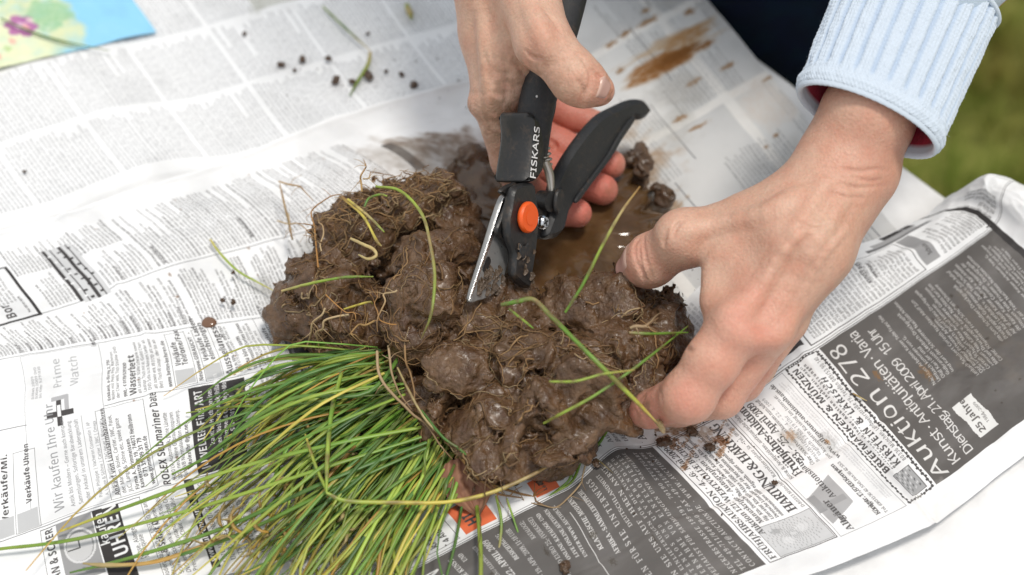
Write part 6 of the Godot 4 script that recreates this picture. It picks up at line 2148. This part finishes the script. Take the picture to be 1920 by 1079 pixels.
func build_loose():
	# muddy puddle
	var pud := thing("mud_puddle", "brown puddle of muddy water between the hands", "puddle", P(1080, 420))
	var back := Transform3D(Basis(), -pud.position)
	for l in [[[850, 340, .003, 890, 315, .003, 32], [880, 380, .003, 905, 400, .003, 32], [930, 286, .000, 960, 280, .000, 20]], [[1184, 304, .003, 1202, 322, .003, 20], [1206, 345, .000, 1214, 362, .000, 17]], [[1030, 520, .003, 1090, 512, .003, 26], [1130, 490, .001, 1170, 480, .001, 26], [1040, 474, .003, 1066, 478, .003, 18]]]:
		put("mud_bank", mud_mesh(mud_field(l, [], 0.002, 0.012, 0.7, 0.003, 0.6)), mud_mat, pud, back)
	var ring := smooth_outline([Vector2(842, 345), Vector2(860, 300), Vector2(905, 282), Vector2(960, 270), Vector2(1060, 268), Vector2(1140, 275), Vector2(1185, 296), Vector2(1206, 330), Vector2(1230, 372), Vector2(1238, 420), Vector2(1220, 470), Vector2(1190, 520), Vector2(1100, 580), Vector2(980, 600), Vector2(900, 520), Vector2(870, 420)], 6)
	var mid := Vector2(1050, 430)
	var pts := PackedVector3Array()
	var cols := PackedColorArray()
	var nu := ring.size() + 1
	var nv := 36
	for j in nv:
		var v := float(j) / (nv - 1)
		for i in nu:
			var rp := ring[i % ring.size()]
			rp += (rp - mid).normalized() * fuzz.get_noise_2d(rp.x * 0.035, rp.y * 0.035) * 34.0
			var q: Vector2 = mid.lerp(rp, v)
			var h := 0.0195 * sqrt(1.0 - pow(v, 7.0)) - 0.001
			var p := P(q.x, q.y, h)
			p.y += fuzz.get_noise_2d(p.x * 55.0, p.z * 55.0) * 0.0006 + fuzz.get_noise_2d(p.x * 260.0, p.z * 260.0) * 0.00008
			pts.append(p)
			cols.append(Color(0.078, 0.040, 0.017).lerp(Color(0.135, 0.080, 0.040), clampf(fuzz.get_noise_2d(p.x * 40.0 + 5.0, p.z * 40.0) * 0.9 + 0.3, 0, 1)))
	var wm := vmat(0.09, 0.5)
	put("muddy_water", grid(nu, nv, pts, PackedVector2Array(), true, cols), wm, pud, back)
	# crumbs of soil
	var kinds := []
	for k in 4: kinds.append(crumb_mesh(k + 1, 0.0035))
	var spots := [[528, 123, 1.0], [567, 113, 1.1], [552, 133, .6], [616, 112, .9], [630, 152, 1.25], [660, 155, 1.0], [692, 146, 1.5], [724, 135, .6], [752, 141, .8], [776, 163, 1.3], [780, 182, .8], [797, 177, .7], [820, 184, .6], [865, 158, .9], [458, 64, .7], [45, 323, .5], [702, 205, .4], [690, 64, .6]]
	var said := ["leftmost crumb of the loose scatter on the text sheet", "broad crumb second from the left in the back scatter", "tiny crumb just below the two left crumbs of the scatter", "dark crumb in the gap left of the bent stalk", "big oval crumb left of the bent stalk's lower end", "crumb touching the left edge of the wide green blade", "biggest crumb of the scatter, right of the wide green blade", "tiny crumb right of the biggest scattered crumb", "small crumb midway between the blade and the wrist", "tall crumb of the scatter, second largest near the hand", "crumb just below the tall crumb near the hand", "flat little crumb between two others near the hand", "tiny lowest crumb of the scatter near the hand", "crumb closest to the hand that holds the shears", "lone crumb far up left of the scatter", "lone crumb on the text near the left picture edge", "faint speck of soil below the scatter", "speck of soil beside the bent stalk's kink"]
	for k in spots.size():
		var q: Array = spots[k]
		var sc: float = q[2] * 0.78
		var p := P(q[0], q[1], 0.0055)
		var o := put("soil_crumb", kinds[k % 4], mud_mat, null, Transform3D(Basis(Vector3(0.3, 1, 0.2).normalized(), k * 1.9).scaled(Vector3(sc, sc * 0.75, sc)), p + Vector3(0, 0.0015 * sc, 0)))
		tag(o, said[k], "soil crumb", "soil crumbs on the back sheet")
	var near := [[1453, 907, .55, "lone dark soil crumb beside the auction house emblem"], [1240, 374, 2.6, "round brown mud clod right of the puddle, by the thumb"], [1205, 322, 2.4, "mud clod beside the ring fingertip and shears lever"], [1186, 300, 1.9, "mud clod behind the ring fingertip at the puddle edge"], [1330, 842, 1.0, "flat mud flake on the large auction heading below the fingers"], [1118, 872, .8, "thin brown bark flake at the edge of the dark advert"], [1012, 905, .7, "reddish crumb lying on the dark advert's top corner"], [760, 75, .01, ""], [418, 565, .5, "tiny crumb above the round mud drop"], [437, 568, .55, "tiny crumb right above the round mud drop"], [437, 513, .4, "tiny crumb under the thin yellow blade"], [1246, 832, 1.2, "mud flake in the smear under the fingertips"], [1296, 812, 1.1, "mud flake beside the pale stalk end below the index finger"], [1060, 1068, 1.1, "dark soil lump on the dark advert at bottom centre"]]
	for k in near.size():
		var q: Array = near[k]
		if q[3] == "": continue
		var sc: float = q[2]
		var p := P(q[0], q[1], 0.011)
		var flat := 0.4 if "flake" in q[3] else 0.8
		var o := put("soil_crumb", kinds[(k + 1) % 4], mud_mat, null, Transform3D(Basis(Vector3(0.1, 1, 0.2).normalized(), k * 2.3).scaled(Vector3(sc, sc * flat, sc)), p + Vector3(0, 0.0016 * sc, 0)))
		tag(o, q[3], "soil crumb")
	# grit and plant crumbs all round the clumps
	var gm := MultiMesh.new()
	gm.transform_format = MultiMesh.TRANSFORM_3D
	gm.mesh = kinds[0]
	gm.instance_count = 420
	for k in 420:
		var an := rng.randf() * TAU
		var q := Vector2(960, 660) + Vector2(cos(an) * 430.0, sin(an) * 270.0) * (0.75 + absf(rng.randfn(0.0, 0.28)))
		if k % 6 == 0: q = Vector2(rng.randf_range(1190, 1420), rng.randf_range(800, 900))
		if k % 9 == 0: q = Vector2(rng.randf_range(520, 880), rng.randf_range(100, 210))
		var sc := 0.06 + 0.16 * pow(rng.randf(), 3.0)
		gm.set_instance_transform(k, Transform3D(Basis(Vector3(0.2, 1, 0.4).normalized(), rng.randf() * 6.0).scaled(Vector3(sc, sc * 0.7, sc * 1.3)), P(q.x, q.y, 0.0105 if q.y > 600 or q.x > 700 else 0.0085)))
	var gi := MultiMeshInstance3D.new()
	gi.name = "soil_grit"
	gi.multimesh = gm
	gi.material_override = mud_mat
	add_child(gi)
	tag(gi, "fine brown soil grit strewn over the paper round the clumps", "soil grit", "", "stuff")
	# the round drop of muddy water
	var dp := PackedVector3Array()
	for j in 12:
		for i in 33:
			var v := j / 11.0
			var a := TAU * i / 32
			var p := P(391, 604, 0.0078) + Vector3(cos(a) * 0.0046, 0, sin(a) * 0.0040) * v * (1.0 + 0.04 * sin(a * 3.0 + 1.0))
			p.y += 0.0016 * sqrt(maxf(0.0, 1.0 - v * v)) - 0.0006
			dp.append(p)
	tag(put("mud_drop", grid(33, 12, dp, PackedVector2Array(), true), mat(srgb(0.16, 0.085, 0.05), 0.12, 0.5)), "round drop of brown muddy water on the classified page", "mud drop")
	# loose blades
	var loose := [
		[[[394, 449, .012], [412, 475, .011], [445, 508, .010], [480, 528, .011], [512, 545, .014]], 5.0, [YELLOW, LIME, LIME, YELLOW], "loose_grass", "thin yellow-green blade left of the smaller root clod"],
		[[[0, 34, .010], [60, 60, .010], [120, 78, .009], [205, 95, .009]], 5.0, [DEEP, DEEP, GREEN * 0.6], "loose_grass", "dark thin blade lying across the colour picture page"],
		[[[605, 12, .008], [650, 55, .009], [694, 95, .008]], 5.0, [LIME * 0.7, DEEP, STRAW], "loose_grass", "long bent thin stalk on the small-text sheet, upper half"],
		[[[694, 97, .008], [690, 120, .009], [672, 150, .008], [655, 180, .007]], 8.0, [STRAW, LIME * 0.7, GREEN * 0.6], "loose_grass", "wider green blade among the crumbs at the back"],
		[[[762, 8, .008], [768, 22, .010], [772, 36, .008]], 13.0, [LIME * 0.8, STRAW, LIME * 0.7], "loose_grass", "short broad green blade piece near the top edge"],
		[[[1528, 530, .012], [1545, 537, .012], [1563, 543, .010]], 4.0, [GREEN, LIME], "loose_grass", "short bright green bit right of the gripping hand"],
		[[[438, 728, .011], [455, 734, .014], [478, 741, .012]], 6.0, [STRAW * 0.4, STRAW * 0.5, STRAW * 0.3], "dry_leaf_bit", "small dry brown leaf bit above the grass fan"],
		[[[1118, 860, .012], [1132, 872, .014], [1150, 888, .012]], 3.0, [STRAW * 0.4, STRAW * 0.3], "dry_leaf_bit", "thin brown sliver on the edge of the dark advert"],
		[[[1600, 738, .010], [1612, 745, .012], [1626, 752, .011]], 4.0, [OCHRE * 0.7, STRAW, STRAW], "dry_leaf_bit", "straw sliver on the number 278"]]
	for q in loose:
		var path := []
		for w in q[0]: path.append(P(w[0], w[1], w[2]))
		var so := Soup.new()
		var r := px_m(q[1] * 0.5, path[0])
		tube(so, path, [r * 0.7, r, r * 0.9, r * 0.3], q[2], 6, 18, 0.45)
		tag(put(q[3], soup_mesh(so), blade_mat), q[4], "grass blade" if q[3] == "loose_grass" else "leaf bit")
	var st := Soup.new()
	var base := Vector3(0.19, -0.74, -0.52)
	var top := PD(1388, 58, 1.24)
	tube(st, [PD(1384, 420, 1.34), PD(1387, 140, 1.27), top, PD(1396, -120, 1.2)], [0.005, 0.0045, 0.004, 0.003], [GREEN, LIME * 0.8], 8, 16, 0.6)
	tag(put("lawn_stalk", soup_mesh(st), blade_mat), "tall green lawn blade standing in front of the jeans", "grass blade")
	# the dry reddish leaf under the clump
	var lp := PackedVector3Array()
	var lc := PackedColorArray()
	var A := P(866, 862, .028)
	var B := P(897, 966, .016)
	var ax := (B - A)
	var sd := Vector3(ax.z, 0, -ax.x).normalized()
	for j in 30:
		for i in 25:
			var v := j / 29.0
			var u := i / 24.0 * 2.0 - 1.0
			var w := 0.0150 * pow(sin(PI * clampf(v * 0.78 + 0.22, 0, 1)), 1.0)
			var p := A + ax * v + sd * u * w
			p.y += (1.0 - u * u) * 0.0022 + sin(u * 16.0) * 0.00035 + fuzz.get_noise_2d(u * 1.2, v * 1.6) * 0.0016 - v * v * 0.004 + absf(u) * 0.0006
			lp.append(p)
			lc.append(Color(0.20, 0.085, 0.05).lerp(Color(0.30, 0.15, 0.09), clampf(0.5 + fuzz.get_noise_2d(u * 9.0, v * 3.0) + 0.3 * sin(u * 16.0), 0, 1)))
	var lm := vmat(0.6, 0.4)
	tag(put("dry_leaf", grid(25, 30, lp, PackedVector2Array(), false, lc), lm), "crumpled reddish brown dry leaf under the front of the clump", "leaf")

func _ready():
	rng.seed = 20090421
	noise_a.seed = 3
	noise_a.frequency = 1.0
	noise_a.fractal_octaves = 2
	noise_b.seed = 9
	noise_b.frequency = 1.0
	noise_b.fractal_octaves = 3
	noise_c.seed = 21
	noise_c.frequency = 1.0
	setup_mud()
	build_view()
	build_setting()
	build_table()
	build_papers()
	build_clumps()
	build_person()
	build_shears()
	build_loose()
